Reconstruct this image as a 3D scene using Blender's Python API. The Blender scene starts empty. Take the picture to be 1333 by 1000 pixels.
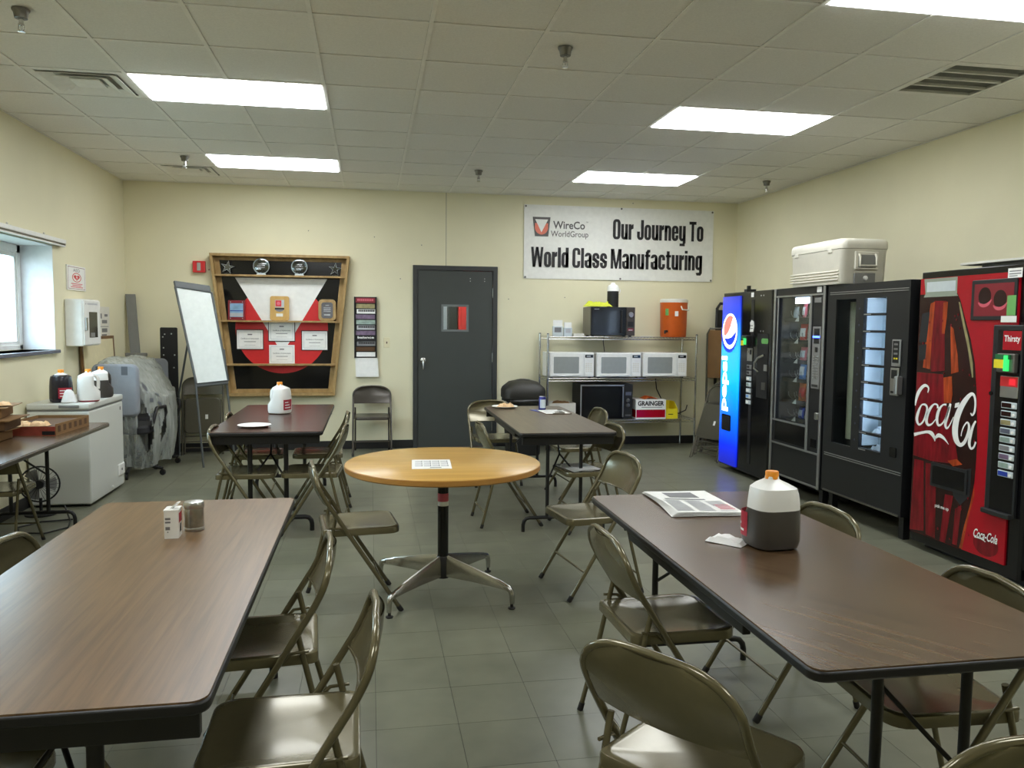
import bpy, bmesh, math, random
from mathutils import Vector, Matrix
random.seed(7)
S = bpy.context.scene
COL = S.collection
PI = math.pi
R = math.radians

# ------------------------------------------------------------------ camera
H = 3.044            # ceiling height
XL, XR, D, YN = -2.691, 4.587, 9.5605, -2.4
F_PX, YAW, PITCH, ROLL, CZ = 1035.79, 0.1763, -0.0751, 0.0095, 1.4972
def cam_axes():
    fw = Vector((math.sin(YAW)*math.cos(PITCH), math.cos(YAW)*math.cos(PITCH), math.sin(PITCH)))
    r = Vector((math.cos(YAW), -math.sin(YAW), 0)); u = r.cross(fw)
    return (math.cos(ROLL)*r+math.sin(ROLL)*u), (-math.sin(ROLL)*r+math.cos(ROLL)*u), fw
CR, CU, CF = cam_axes()
cd = bpy.data.cameras.new('camera'); cam = bpy.data.objects.new('camera', cd); COL.objects.link(cam)
cd.sensor_fit = 'HORIZONTAL'; cd.sensor_width = 36; cd.lens = F_PX/1333*36; cd.clip_start = .02; cd.clip_end = 300
m = Matrix.Identity(4)
for i in range(3):
    m[i][0] = CR[i]; m[i][1] = CU[i]; m[i][2] = -CF[i]
m[2][3] = CZ
cam.matrix_world = m
S.camera = cam
def project(p):
    v = Vector(p)-Vector((0, 0, CZ)); z = v.dot(CF)
    if z < .1: return None
    return 666.5+F_PX*v.dot(CR)/z, 500-F_PX*v.dot(CU)/z, z

# ------------------------------------------------------------------ world, exposure
S.view_settings.view_transform = 'Standard'; S.view_settings.look = 'None'
S.view_settings.gamma = 1; S.view_settings.use_curve_mapping = False
S.view_settings.exposure = 1.5
LAMP = 5.6           # strength of the ceiling diffusers
W = bpy.data.worlds.new('overcast_sky'); S.world = W; W.use_nodes = True
bg = W.node_tree.nodes['Background']; bg.inputs[0].default_value = (.74, .86, 1, 1); bg.inputs[1].default_value = 6.0

# ------------------------------------------------------------------ materials
def lin(c):
    return tuple((x/255/12.92 if x/255 <= .04045 else ((x/255+.055)/1.055)**2.4) for x in c)+(1,)
MATS = {}
def M(name, col, rough=.5, metal=0, noise=None, bump=None, coat=0, emit=None, spec=.5, stretch=(1, 1, 1), perobj=0):
    """noise=(scale, amount): mottled colour; bump=(scale, strength): fine relief; perobj: tone per piece"""
    m = bpy.data.materials.new(name); m.use_nodes = True; MATS[name] = m
    nt = m.node_tree; b = nt.nodes['Principled BSDF']; N = nt.nodes.new; L = nt.links.new
    c = lin(col)
    b.inputs['Base Color'].default_value = c; b.inputs['Roughness'].default_value = rough; b.inputs['Metallic'].default_value = metal
    b.inputs['Specular IOR Level'].default_value = spec
    if coat: b.inputs['Coat Weight'].default_value = coat; b.inputs['Coat Roughness'].default_value = .15
    tc = N('ShaderNodeTexCoord'); mp = N('ShaderNodeMapping'); mp.inputs['Scale'].default_value = stretch
    if perobj: L(N('ShaderNodeNewGeometry').outputs['Position'], mp.inputs['Vector'])
    else: L(tc.outputs['Object'], mp.inputs['Vector'])
    nz = noise or (18, .05)
    t = N('ShaderNodeTexNoise'); t.inputs['Scale'].default_value = nz[0]; t.inputs['Detail'].default_value = 5
    L(mp.outputs[0], t.inputs['Vector'])
    ramp = N('ShaderNodeMapRange'); ramp.inputs[1].default_value = .25; ramp.inputs[2].default_value = .75
    ramp.inputs[3].default_value = 1-nz[1]; ramp.inputs[4].default_value = 1+nz[1]
    L(t.outputs[0], ramp.inputs[0])
    val = ramp.outputs[0]
    if perobj:
        oi = N('ShaderNodeObjectInfo'); mr = N('ShaderNodeMapRange')
        mr.inputs[3].default_value = 1-perobj; mr.inputs[4].default_value = 1+perobj
        L(oi.outputs['Random'], mr.inputs[0])
        mu = N('ShaderNodeMath'); mu.operation = 'MULTIPLY'; L(val, mu.inputs[0]); L(mr.outputs[0], mu.inputs[1]); val = mu.outputs[0]
    mx = N('ShaderNodeVectorMath'); mx.operation = 'SCALE'; mx.inputs[0].default_value = c[:3]
    L(val, mx.inputs['Scale']); L(mx.outputs[0], b.inputs['Base Color'])
    if bump:
        t2 = N('ShaderNodeTexNoise'); t2.inputs['Scale'].default_value = bump[0]; t2.inputs['Detail'].default_value = 6
        L(mp.outputs[0], t2.inputs['Vector'])
        bp = N('ShaderNodeBump'); bp.inputs['Strength'].default_value = bump[1]; bp.inputs['Distance'].default_value = .004
        L(t2.outputs[0], bp.inputs['Height']); L(bp.outputs[0], b.inputs['Normal'])
    if emit:
        b.inputs['Emission Color'].default_value = lin(emit[0]); b.inputs['Emission Strength'].default_value = emit[1]
    return m
def wood(name, dark, light, scale=3, stretch=(14, .9, 6), rough=.35, coat=0, spec=.5, rot=0):
    m = M(name, light, rough, coat=coat, spec=spec); nt = m.node_tree; N = nt.nodes.new; L = nt.links.new
    b = nt.nodes['Principled BSDF']
    for l in list(b.inputs['Base Color'].links): nt.links.remove(l)
    tc = N('ShaderNodeTexCoord'); mp = N('ShaderNodeMapping'); mp.inputs['Scale'].default_value = stretch
    m0 = N('ShaderNodeMapping'); m0.inputs['Rotation'].default_value = (0, 0, R(rot))
    L(tc.outputs['Object'], m0.inputs[0]); L(m0.outputs[0], mp.inputs[0])
    t = N('ShaderNodeTexNoise'); t.inputs['Scale'].default_value = scale; t.inputs['Detail'].default_value = 4; t.inputs['Roughness'].default_value = .55
    t.inputs['Distortion'].default_value = .5
    L(mp.outputs[0], t.inputs['Vector'])
    r = N('ShaderNodeValToRGB'); r.color_ramp.elements[0].position = .3; r.color_ramp.elements[1].position = .72
    r.color_ramp.elements[0].color = lin(dark); r.color_ramp.elements[1].color = lin(light)
    L(t.outputs[0], r.inputs[0]); L(r.outputs[0], b.inputs['Base Color'])
    return m
def glass(name, tint=(235, 245, 245), amount=.12, rough=.03):
    """thin pane: clear with a fresnel reflection"""
    m = bpy.data.materials.new(name); m.use_nodes = True; nt = m.node_tree; nt.nodes.clear(); N = nt.nodes.new; L = nt.links.new
    o = N('ShaderNodeOutputMaterial'); mix = N('ShaderNodeMixShader'); tr = N('ShaderNodeBsdfTransparent'); gl = N('ShaderNodeBsdfGlossy')
    tr.inputs[0].default_value = lin(tint); gl.inputs['Roughness'].default_value = rough
    lw = N('ShaderNodeLayerWeight'); lw.inputs[0].default_value = .5
    pw = N('ShaderNodeMath'); pw.operation = 'POWER'; pw.inputs[1].default_value = 4; L(lw.outputs['Facing'], pw.inputs[0])
    ad = N('ShaderNodeMath'); ad.operation = 'MULTIPLY_ADD'; ad.inputs[1].default_value = .6; ad.inputs[2].default_value = amount*.5; ad.use_clamp = True
    L(pw.outputs[0], ad.inputs[0]); L(ad.outputs[0], mix.inputs[0]); L(tr.outputs[0], mix.inputs[1]); L(gl.outputs[0], mix.inputs[2]); L(mix.outputs[0], o.inputs[0])
    MATS[name] = m; return m
def film(name, col=(225, 228, 225), amount=.45, rough=.25):
    """milky see-through plastic"""
    m = bpy.data.materials.new(name); m.use_nodes = True; nt = m.node_tree; b = nt.nodes['Principled BSDF']; N = nt.nodes.new; L = nt.links.new
    b.inputs['Base Color'].default_value = lin(col); b.inputs['Roughness'].default_value = rough
    tc = N('ShaderNodeTexCoord'); mp = N('ShaderNodeMapping'); mp.inputs['Scale'].default_value = (9, 9, 1.6); t = N('ShaderNodeTexNoise'); t.inputs['Scale'].default_value = 3; t.inputs['Detail'].default_value = 6
    L(tc.outputs['Object'], mp.inputs[0]); L(mp.outputs[0], t.inputs['Vector'])
    mr = N('ShaderNodeMapRange'); mr.inputs[1].default_value = .3; mr.inputs[2].default_value = .7
    mr.inputs[3].default_value = max(0, amount-.12); mr.inputs[4].default_value = min(1, amount+.12)
    lw = N('ShaderNodeLayerWeight'); lw.inputs[0].default_value = .4
    ad = N('ShaderNodeMath'); ad.operation = 'MULTIPLY_ADD'; ad.inputs[1].default_value = .35; ad.use_clamp = True
    L(t.outputs[0], mr.inputs[0]); L(lw.outputs['Facing'], ad.inputs[0]); L(mr.outputs[0], ad.inputs[2]); L(ad.outputs[0], b.inputs['Alpha'])
    MATS[name] = m; return m
def lamp_mat(name, col, strength):
    return M(name, (255, 255, 255), .6, emit=(col, strength))

M('wall_paint', (230, 224, 193), .6, noise=(2.2, .03), bump=(60, .12), spec=.3)
M('daylit_reveal_white', (228, 228, 232), .55, spec=.3)  # whitish lavender of daylight put into the colour; corridor walls share it
M('ceiling_tile', (240, 239, 234), .9, noise=(90, .05), bump=(160, .35), spec=.1, perobj=.025)
M('ceiling_tee', (244, 243, 238), .6, spec=.2)
M('plenum', (40, 38, 34), .9); M('vent_back', (190, 191, 186), .7); M('grille_slat', (168, 170, 166), .6); M('grille_back', (70, 72, 70), .7)
M('floor_tile', (115, 116, 99), .3, noise=(5, .16), bump=(14, .05), spec=.42, perobj=.07)
M('floor_joint', (48, 48, 44), .7)
M('vinyl_base', (34, 34, 34), .45)
M('black', (24, 24, 25), .45)
M('soft_black', (22, 22, 23), .6)
M('gloss_black', (14, 14, 16), .16)
M('machine_black', (26, 27, 29), .38, bump=(220, .12))
M('table_black', (20, 19, 19), .42)
M('rubber', (28, 26, 24), .7)
M('white', (238, 238, 234), .45)
M('white_gloss', (238, 239, 236), .25)
M('paper', (240, 240, 236), .7)
M('off_white', (222, 219, 208), .5)
M('trim_grey', (112, 118, 118), .4); M('lid_dark', (46, 44, 39), .5); M('door_grey', (66, 70, 68), .42, noise=(3, .05))
M('frame_grey', (58, 60, 60), .4)
M('chrome', (206, 206, 204), .16, 1)
M('steel', (186, 186, 182), .3, 1)
M('silver', (170, 171, 170), .35, .8)
M('dull_metal', (120, 118, 112), .4, .9)
M('cast_metal', (176, 174, 168), .25, 1, noise=(30, .08))
M('chair_paint', (107, 100, 73), .22, .35, noise=(40, .04), coat=.35)
M('chair_dark', (84, 80, 65), .3, .35, noise=(40, .04), coat=.3)
M('chair_brown', (72, 66, 58), .3, .3, coat=.2)
wood('walnut', (90, 66, 40), (120, 92, 60), 2.6, (22, 1.1, 8), .3, spec=.6)
wood('walnut_dark', (70, 52, 35), (102, 80, 57), 2.2, (13, .7, 8), .26, spec=.6, rot=-33)
wood('walnut_red', (56, 36, 28), (78, 52, 41), 2.6, (22, 1.1, 8), .26, spec=.6)
wood('grey_walnut', (82, 68, 54), (106, 91, 74), 2.6, (16, .8, 8), .3, spec=.6)
wood('maple', (192, 148, 74), (214, 172, 94), 1.6, (1, 7, 6), .28, spec=.5)
wood('maple_edge', (176, 124, 58), (198, 148, 80), 1.6, (3, 3, 12), .4)
wood('pine', (146, 116, 68), (184, 154, 102), 3, (5, 5, 2), .5)
wood('plaque_wood', (186, 144, 70), (210, 172, 98), 3, (3, 3, 1), .35)
wood('brown_frame', (96, 66, 34), (130, 94, 54), 3, (4, 4, 1), .5)
M('red', (206, 38, 40), .4); M('dark_red', (128, 20, 34), .4); M('blue', (34, 60, 160), .35)
M('coke_red', (172, 14, 32), .2); M('coke_brown', (42, 16, 15), .2, noise=(3, .6), stretch=(8, 1, 2)); M('coke_amber', (168, 66, 28), .22, noise=(2.5, .65), stretch=(14, 1, 2))
M('coke_deep', (116, 12, 24), .22, noise=(2.5, .6), stretch=(12, 1, 2)); M('coke_glass', (150, 160, 146), .2)
M('orange', (226, 104, 36), .45); M('orange_cap', (240, 150, 28), .4); M('yellow', (240, 222, 40), .5); M('lime', (206, 214, 62), .8, bump=(30, .6))
M('cardboard', (128, 96, 58), .8, noise=(8, .1)); M('cardboard_dark', (88, 62, 38), .85, noise=(8, .12)); M('cardboard_red', (150, 66, 50), .8, noise=(30, .25))
M('bread', (226, 190, 146), .8, noise=(30, .12), bump=(60, .4))
M('freezer', (214, 216, 210), .3, noise=(3, .02))
M('jug_milk', (236, 236, 232), .35, noise=(12, .03)); M('tea', (44, 38, 34), .2); M('jar_body', (150, 146, 132), .28, .7, noise=(25, .25)); M('tea_film', (70, 66, 62), .3); M('cola_jug', (32, 30, 40), .18)
M('label_red', (168, 30, 52), .4, noise=(60, .3)); M('tissue', (240, 240, 240), .9, bump=(20, .6))
M('grey_fabric', (148, 152, 160), .9, bump=(150, .4)); M('dark_fabric', (46, 46, 48), .9, bump=(150, .4)); M('grey_panel', (128, 128, 126), .5)
M('ink', (34, 32, 34), .6); M('grey_ink', (120, 120, 122), .6); M('pale_ink', (176, 178, 182), .6); M('blue_ink', (110, 120, 170), .6)
M('white_board', (226, 232, 228), .18); M('board_frame', (84, 88, 88), .5)
M('banner', (232, 232, 226), .42, bump=(4, .25)); M('logo_grey', (92, 88, 86), .5); M('logo_red', (226, 120, 96), .5)
M('acrylic', (206, 216, 220), .08, spec=.8)
M('cream', (228, 218, 180), .5); M('screen_grey', (150, 154, 152), .25); M('dark_glass', (26, 28, 30), .12)
M('cooler_white', (222, 218, 204), .45, noise=(9, .06)); M('hazard_green', (40, 150, 70), .4, emit=((60, 255, 120), .35)); M('green_tape', (24, 110, 60), .4); M('sticker_green', (110, 176, 96), .5)
M('grass', (124, 130, 118), .9); M('pink', (214, 96, 112), .35); M('sky_blue', (96, 150, 214), .35); M('snack_red', (200, 44, 40), .3); M('snack_orange', (214, 110, 40), .3)
M('mauve', (112, 92, 118), .4, noise=(25, .35)); M('olive_print', (150, 140, 96), .4, noise=(25, .3)); M('sage', (140, 160, 150), .4, noise=(25, .3))
M('can_blue', (70, 74, 150), .25, .6); M('picture', (130, 170, 200), .4, noise=(10, .35))
M('sill', (94, 98, 112), .25)
glass('pane'); glass('show_pane', (232, 238, 240), .1, .05); glass('crystal', (225, 232, 235), .3, .02); glass('jar_glass', (200, 200, 190), .2, .05)
film('plastic_film', (206, 212, 206), .3, .25); M('grey_tape', (92, 96, 104), .5); film('bag_film', (200, 200, 196), .4, .2)
lamp_mat('diffuser', (248, 252, 255), LAMP)
lamp_mat('machine_light', (225, 236, 255), 4.0); lamp_mat('machine_fill_glow', (215, 230, 255), 22.0)  # the stronger glow is for hidden lamps added inside the machines
M('led_blue', (40, 60, 220), .3, emit=((60, 90, 255), 3)); M('led_red', (200, 30, 30), .3, emit=((255, 40, 60), .25))

# ------------------------------------------------------------------ mesh helpers
class MB:
    def __init__(s): s.v = []; s.f = []
    def add(s, vs, fs):
        o = len(s.v); s.v += [tuple(v) for v in vs]; s.f += [tuple(i+o for i in f) for f in fs]; return s
    def box(s, x0, x1, y0, y1, z0, z1):
        return s.add([(x0, y0, z0), (x1, y0, z0), (x1, y1, z0), (x0, y1, z0), (x0, y0, z1), (x1, y0, z1), (x1, y1, z1), (x0, y1, z1)],
                     [(0, 3, 2, 1), (4, 5, 6, 7), (0, 1, 5, 4), (1, 2, 6, 5), (2, 3, 7, 6), (3, 0, 4, 7)])
    def prism_z(s, poly, z0, z1):
        n = len(poly)
        if area(poly) < 0: poly = poly[::-1]
        return s.add([(x, y, z0) for x, y in poly]+[(x, y, z1) for x, y in poly],
                     [tuple(range(n-1, -1, -1)), tuple(range(n, 2*n))]+[(i, (i+1) % n, n+(i+1) % n, n+i) for i in range(n)])
    def prism_y(s, poly, y0, y1):   # poly in x,z ; y0 (front) < y1
        n = len(poly)
        if area(poly) < 0: poly = poly[::-1]
        return s.add([(x, y0, z) for x, z in poly]+[(x, y1, z) for x, z in poly],
                     [tuple(range(n)), tuple(range(2*n-1, n-1, -1))]+[((i+1) % n, i, n+i, n+(i+1) % n) for i in range(n)])
    def prism_x(s, poly, x0, x1):   # poly in y,z
        n = len(poly)
        if area(poly) < 0: poly = poly[::-1]
        return s.add([(x0, y, z) for y, z in poly]+[(x1, y, z) for y, z in poly],
                     [tuple(range(n-1, -1, -1)), tuple(range(n, 2*n))]+[(i, (i+1) % n, n+(i+1) % n, n+i) for i in range(n)])
    def face_y(s, poly, y):         # flat print facing -y
        if area(poly) < 0: poly = poly[::-1]
        return s.add([(x, y, z) for x, z in poly], [tuple(range(len(poly)))])
    def rect_y(s, x0, x1, z0, z1, y): return s.face_y([(x0, z0), (x1, z0), (x1, z1), (x0, z1)], y)
    def face_z(s, poly, z):
        if area(poly) < 0: poly = poly[::-1]
        return s.add([(x, y, z) for x, y in poly], [tuple(range(len(poly)))])
    def rings(s, rings, cap0=True, cap1=True):
        n = len(rings[0]); o = []; fs = []
        for r in rings: o += list(r)
        for k in range(len(rings)-1):
            for i in range(n):
                j = (i+1) % n; fs.append((k*n+i, k*n+j, (k+1)*n+j, (k+1)*n+i))
        if cap0: fs.append(tuple(range(n-1, -1, -1)))
        if cap1: b = (len(rings)-1)*n; fs.append(tuple(range(b, b+n)))
        return s.add(o, fs)
    def lathe(s, prof, seg=20, c=(0, 0, 0), sq=None):
        rs = []
        for r, z in prof:
            ring = []
            for i in range(seg):
                a = 2*PI*i/seg; x, y = math.cos(a), math.sin(a)
                if sq: k = (abs(x)**sq+abs(y)**sq)**(-1/sq); x *= k; y *= k
                ring.append((c[0]+r*x, c[1]+r*y, c[2]+z))
            rs.append(ring)
        return s.rings(rs)
    def tube(s, pts, r, seg=8, closed=False, caps=True):
        P = [Vector(p) for p in pts]; n = len(P); rr = r if isinstance(r, (list, tuple)) else [r]*n
        T = []
        for i in range(n):
            a = P[i-1] if i > 0 else (P[-1] if closed else P[0]); b = P[(i+1) % n] if (i < n-1 or closed) else P[-1]
            T.append((b-a).normalized())
        up = Vector((0, 0, 1)) if abs(T[0].z) < .9 else Vector((1, 0, 0))
        nv = (up-T[0]*up.dot(T[0])).normalized(); rs = []
        for i in range(n):
            if i:
                ax = T[i-1].cross(T[i])
                if ax.length > 1e-6: nv = Matrix.Rotation(T[i-1].angle(T[i]), 3, ax.normalized()) @ nv
                nv = (nv-T[i]*nv.dot(T[i])).normalized()
            bv = T[i].cross(nv)
            rs.append([P[i]+(nv*math.cos(2*PI*k/seg)+bv*math.sin(2*PI*k/seg))*rr[i] for k in range(seg)])
        if closed: rs.append(rs[0]); return s.rings(rs, False, False)
        return s.rings(rs, caps, caps)
    def bar(s, a, b, r, seg=8): return s.tube([a, b], r, seg)
    def grid(s, fn, nu, nv):
        vs = [fn(i/nu, j/nv) for j in range(nv+1) for i in range(nu+1)]
        return s.add(vs, [(j*(nu+1)+i, j*(nu+1)+i+1, (j+1)*(nu+1)+i+1, (j+1)*(nu+1)+i) for j in range(nv) for i in range(nu)])
    def ribbon(s, pts, y, k=1.0):   # brush stroke (x, z, half width), flat print facing -y
        q = []
        n = len(pts)
        for i in range(n-1):
            p0, p1, p2, p3 = pts[max(i-1, 0)], pts[i], pts[i+1], pts[min(i+2, n-1)]
            for j in range(5):
                t = j/5
                q.append(tuple(.5*((2*p1[d])+(-p0[d]+p2[d])*t+(2*p0[d]-5*p1[d]+4*p2[d]-p3[d])*t*t+(-p0[d]+3*p1[d]-3*p2[d]+p3[d])*t**3) for d in range(3)))
        q.append(pts[-1])
        L_, R_ = [], []
        for i in range(len(q)):
            a = q[max(i-1, 0)]; b = q[min(i+1, len(q)-1)]; dx, dz = b[0]-a[0], b[1]-a[1]; l = math.hypot(dx, dz) or 1
            nx, nz = -dz/l, dx/l; w = max(q[i][2], .0004)*k
            L_.append((q[i][0]+nx*w, y, q[i][1]+nz*w)); R_.append((q[i][0]-nx*w, y, q[i][1]-nz*w))
        m_ = len(q)
        return s.add(L_+R_, [(m_+i, m_+i+1, i+1, i) for i in range(m_-1)])
    def text(s, body, size, x, z, y, width=None, bold=0, shear=0, align='LEFT', spacing=1.0):
        cu = bpy.data.curves.new('t', 'FONT'); cu.body = body; cu.size = size; cu.offset = bold; cu.shear = shear
        cu.resolution_u = 3; cu.space_character = spacing; cu.fill_mode = 'FRONT'
        ob = bpy.data.objects.new('t', cu); me = bpy.data.meshes.new_from_object(ob)
        vs = [v.co.copy() for v in me.vertices]; fs = [tuple(p.vertices) for p in me.polygons]
        bpy.data.objects.remove(ob); bpy.data.curves.remove(cu); bpy.data.meshes.remove(me)
        if not vs: return s
        x0 = min(v.x for v in vs); x1 = max(v.x for v in vs); k = (width/(x1-x0)) if width else 1
        if align == 'CENTER': off = x-(x1-x0)*k/2
        elif align == 'RIGHT': off = x-(x1-x0)*k
        else: off = x
        return s.add([(off+(v.x-x0)*k, y, z+v.y) for v in vs], fs)
    def block(s, body, cap, x, z, y, width):
        """heavy condensed poster lettering built from bars and rounded rings"""
        sw, hs, lw = .195, .13, .465
        q = []; pen = 0
        def bar_(x0, x1, z0, z1): q.append([(pen+x0, z0), (pen+x1, z0), (pen+x1, z1), (pen+x0, z1)])
        def poly_(p): q.append([(pen+a, b) for a, b in p])
        def ring_(w, z0, z1, keep=lambda x, z: True):
            o = rrect(0, w, z0, z1, .2, 6); i = rrect(sw, w-sw, z0+hs, z1-hs, .05, 6); n = len(o)
            oo, ii = [], []
            for k in range(n):
                for t in range(4):
                    f = t/4; k2 = (k+1) % n
                    oo.append((o[k][0]*(1-f)+o[k2][0]*f, o[k][1]*(1-f)+o[k2][1]*f)); ii.append((i[k][0]*(1-f)+i[k2][0]*f, i[k][1]*(1-f)+i[k2][1]*f))
            n = len(oo)
            for k in range(n):
                p = [oo[k], oo[(k+1) % n], ii[(k+1) % n], ii[k]]
                if keep(sum(a for a, b in p)/4, sum(b for a, b in p)/4): poly_(p)
        for ch in body:
            w = lw
            if ch == ' ': w = .16
            elif ch == 'O': w = .52; ring_(w, 0, 1)
            elif ch == 'C': w = .52; ring_(w, 0, 1, lambda a, b: not (a > .26 and .37 < b < .63))
            elif ch == 'o': ring_(w, 0, .77)
            elif ch in 'uy':
                ring_(w, 0, .95, lambda a, b: b < .35); bar_(0, sw, .3, .77); bar_(w-sw, w, 0 if ch == 'u' else -.12, .77)
                if ch == 'y': bar_(.05, w-.05, -.25, -.12)
            elif ch == 'n': bar_(0, sw, 0, .77); ring_(w, -.2, .77, lambda a, b: b > .4); bar_(w-sw, w, 0, .45)
            elif ch == 'r': w = .34; bar_(0, sw, 0, .77); poly_([(sw-.02, .5), (w, .56), (w, .77), (.26, .77), (sw-.02, .68)])
            elif ch == 'J': bar_(w-sw, w, .3, 1); ring_(w, 0, .7, lambda a, b: b < .34); bar_(0, sw, .3, .42)
            elif ch == 'e': ring_(w, 0, .77, lambda a, b: not (a > .23 and .25 < b < .37)); bar_(sw-.02, w, .37, .46)
            elif ch == 'T': w = .5; bar_(0, w, .85, 1); bar_(.16, .34, 0, 1)
            elif ch == 'W':
                w = .8
                for a, b in ((0, .2), (.4, .2), (.4, .6), (.8, .6)): c_ = .16 if a in (0, .8) else .13; e_ = -1 if a == .8 else 1; poly_([(a-(.08 if a == .4 else 0)+(0 if e_ > 0 else -c_), 1), (a-(.08 if a == .4 else 0)+(c_ if e_ > 0 else 0)+(.03 if a == .4 else 0), 1), (b+.08, 0), (b-.08, 0)])
            elif ch == 'M': w = .72; bar_(0, .17, 0, 1); bar_(w-.17, w, 0, 1); poly_([(0, 1), (.22, 1), (.42, 0), (.3, 0)]); poly_([(w, 1), (w-.22, 1), (.3, 0), (.42, 0)])
            elif ch == 'l': w = sw; bar_(0, sw, 0, 1)
            elif ch == 'i': w = sw; bar_(0, sw, 0, .77); bar_(0, sw, .86, 1)
            elif ch == 'd': ring_(w, 0, .77); bar_(w-sw, w, 0, 1)
            elif ch == 'a': ring_(w, 0, .77, lambda a, b: not (a < .23 and .43 < b < .54)); bar_(w-sw, w, 0, .6); bar_(sw-.02, w-sw, .33, .42)
            elif ch == 's': ring_(w, 0, .77, lambda a, b: not (a > .23 and .4 < b < .52) and not (a < .23 and .25 < b < .37) and not (a < .12 and .2 < b < .4 and False)); poly_([(.02, .42), (.2, .52), (w-.02, .35), (w-.2, .25)])
            elif ch == 'f': w = .36; bar_(.06, .06+sw, 0, .9); poly_([(.06, .84), (.16, 1), (w, 1), (w, .87), (.24, .84)]); bar_(0, w, .63, .75)
            elif ch == 'c': ring_(w, 0, .77, lambda a, b: not (a > .23 and .3 < b < .46))
            elif ch == 't': w = .36; bar_(.06, .06+sw, .08, .95); bar_(0, w, .64, .76); poly_([(.06, .1), (.16, 0), (w, 0), (w, .12), (.22, .13)])
            elif ch == 'g': ring_(w, .02, .77); bar_(w-sw, w, -.14, .77); poly_([(.03, -.12), (.1, -.26), (w-.1, -.26), (w, -.14), (w-.1, -.1)])
            pen += w+.045
        k = width/(pen-.045)
        for p in q:
            if area(p) < 0: p = p[::-1]
            s.add([(x+a*k, y, z+b*cap) for a, b in p], [tuple(range(len(p)))])
        return s
    def xf(s, mat):
        s.v = [tuple(mat @ Vector(v)) for v in s.v]; return s
    def mesh(s, name):
        me = bpy.data.meshes.new(name); me.from_pydata(s.v, [], s.f); me.update(); return me
    def build(s, name, mat, parent=None, smooth=None, bevel=0, seg=2, kind=None, label=None):
        me = s.mesh(name); me.materials.append(MATS[mat])
        if smooth is not None:
            for p in me.polygons: p.use_smooth = True
            me.set_sharp_from_angle(angle=R(smooth))
        o = bpy.data.objects.new(name, me); COL.objects.link(o)
        if parent: o.parent = parent
        if bevel:
            b = o.modifiers.new('bevel', 'BEVEL'); b.width = bevel; b.segments = seg; b.limit_method = 'ANGLE'; b.angle_limit = R(40)
        if kind: o['kind'] = kind
        if label: o['label'] = label
        return o
def area(p): return sum(p[i][0]*p[(i+1) % len(p)][1]-p[(i+1) % len(p)][0]*p[i][1] for i in range(len(p)))/2
def rrect(x0, x1, y0, y1, r, n=5):
    out = []
    for cx, cy, a0 in ((x1-r, y1-r, 0), (x0+r, y1-r, 90), (x0+r, y0+r, 180), (x1-r, y0+r, 270)):
        for i in range(n+1):
            a = R(a0+90*i/n); out.append((cx+r*math.cos(a), cy+r*math.sin(a)))
    return out
def circle(cx, cy, r, n=32, ry=None): return [(cx+r*math.cos(2*PI*i/n), cy+(ry or r)*math.sin(2*PI*i/n)) for i in range(n)]
def box(x0, x1, y0, y1, z0, z1): return MB().box(x0, x1, y0, y1, z0, z1)
def thing(name, label, cat, loc=(0, 0, 0), rz=0, group=None):
    o = bpy.data.objects.new(name, None); COL.objects.link(o); o.location = loc; o.rotation_euler = (0, 0, rz)
    o.empty_display_size = .1
    o['label'] = label; o['category'] = cat
    if group: o['group'] = group
    return o
def tag(o, label, cat, group=None):
    o['label'] = label; o['category'] = cat
    if group: o['group'] = group
    return o
def struct(o): o['kind'] = 'structure'; return o
def dup(root, loc, rz, label, group=None):
    r = root.copy(); COL.objects.link(r); r.location = loc; r.rotation_euler = (0, 0, rz); r['label'] = label
    if group: r['group'] = group
    for ch in list(root.children):
        c = ch.copy(); COL.objects.link(c); c.parent = r
        for g in list(ch.children):
            d_ = g.copy(); COL.objects.link(d_); d_.parent = c
    return r
def share(name, me, parent, loc, rz=0):
    o = bpy.data.objects.new(name, me); COL.objects.link(o); o.parent = parent; o.location = loc; o.rotation_euler[2] = rz
    return o

# ================================================================== STRUCTURE
TL = .305
floor = struct(box(XL-.3, XR+.12, YN-.1, D+2.2, -.12, -.003).build('floor', 'floor_joint'))
tile_me = MB().prism_z(rrect(-.1517, .1517, -.1517, .1517, .001, 1), -.003, 0).mesh('floor_tile'); tile_me.materials.append(MATS['floor_tile'])
cells = []
for i in range(-10, 17):
    for j in range(-19, 24):
        x0, x1 = max(.015+i*TL, XL), min(.015+(i+1)*TL, XR); y0, y1 = max(2.87+j*TL, YN), min(2.87+(j+1)*TL, D)
        if x1-x0 < .01 or y1-y0 < .01: continue
        pr = project(((x0+x1)/2, (y0+y1)/2, 0)); full = (x1-x0 > .304 and y1-y0 > .304)
        vis = full and pr and -30 < pr[0] < 1363 and pr[1] < 1040
        cells.append((0 if vis else 1, pr[2] if pr else 99, x0, x1, y0, y1))
cells.sort(); rest = MB()
for k, (nv, dist, x0, x1, y0, y1) in enumerate(cells):
    if k < 300 and not nv: share('tile', tile_me, floor, ((x0+x1)/2, (y0+y1)/2, 0))
    else: rest.box(x0+.0008, x1-.0008, y0+.0008, y1-.0008, -.003, 0)
rest.build('far_tiles', 'floor_tile', floor, kind='stuff')

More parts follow.
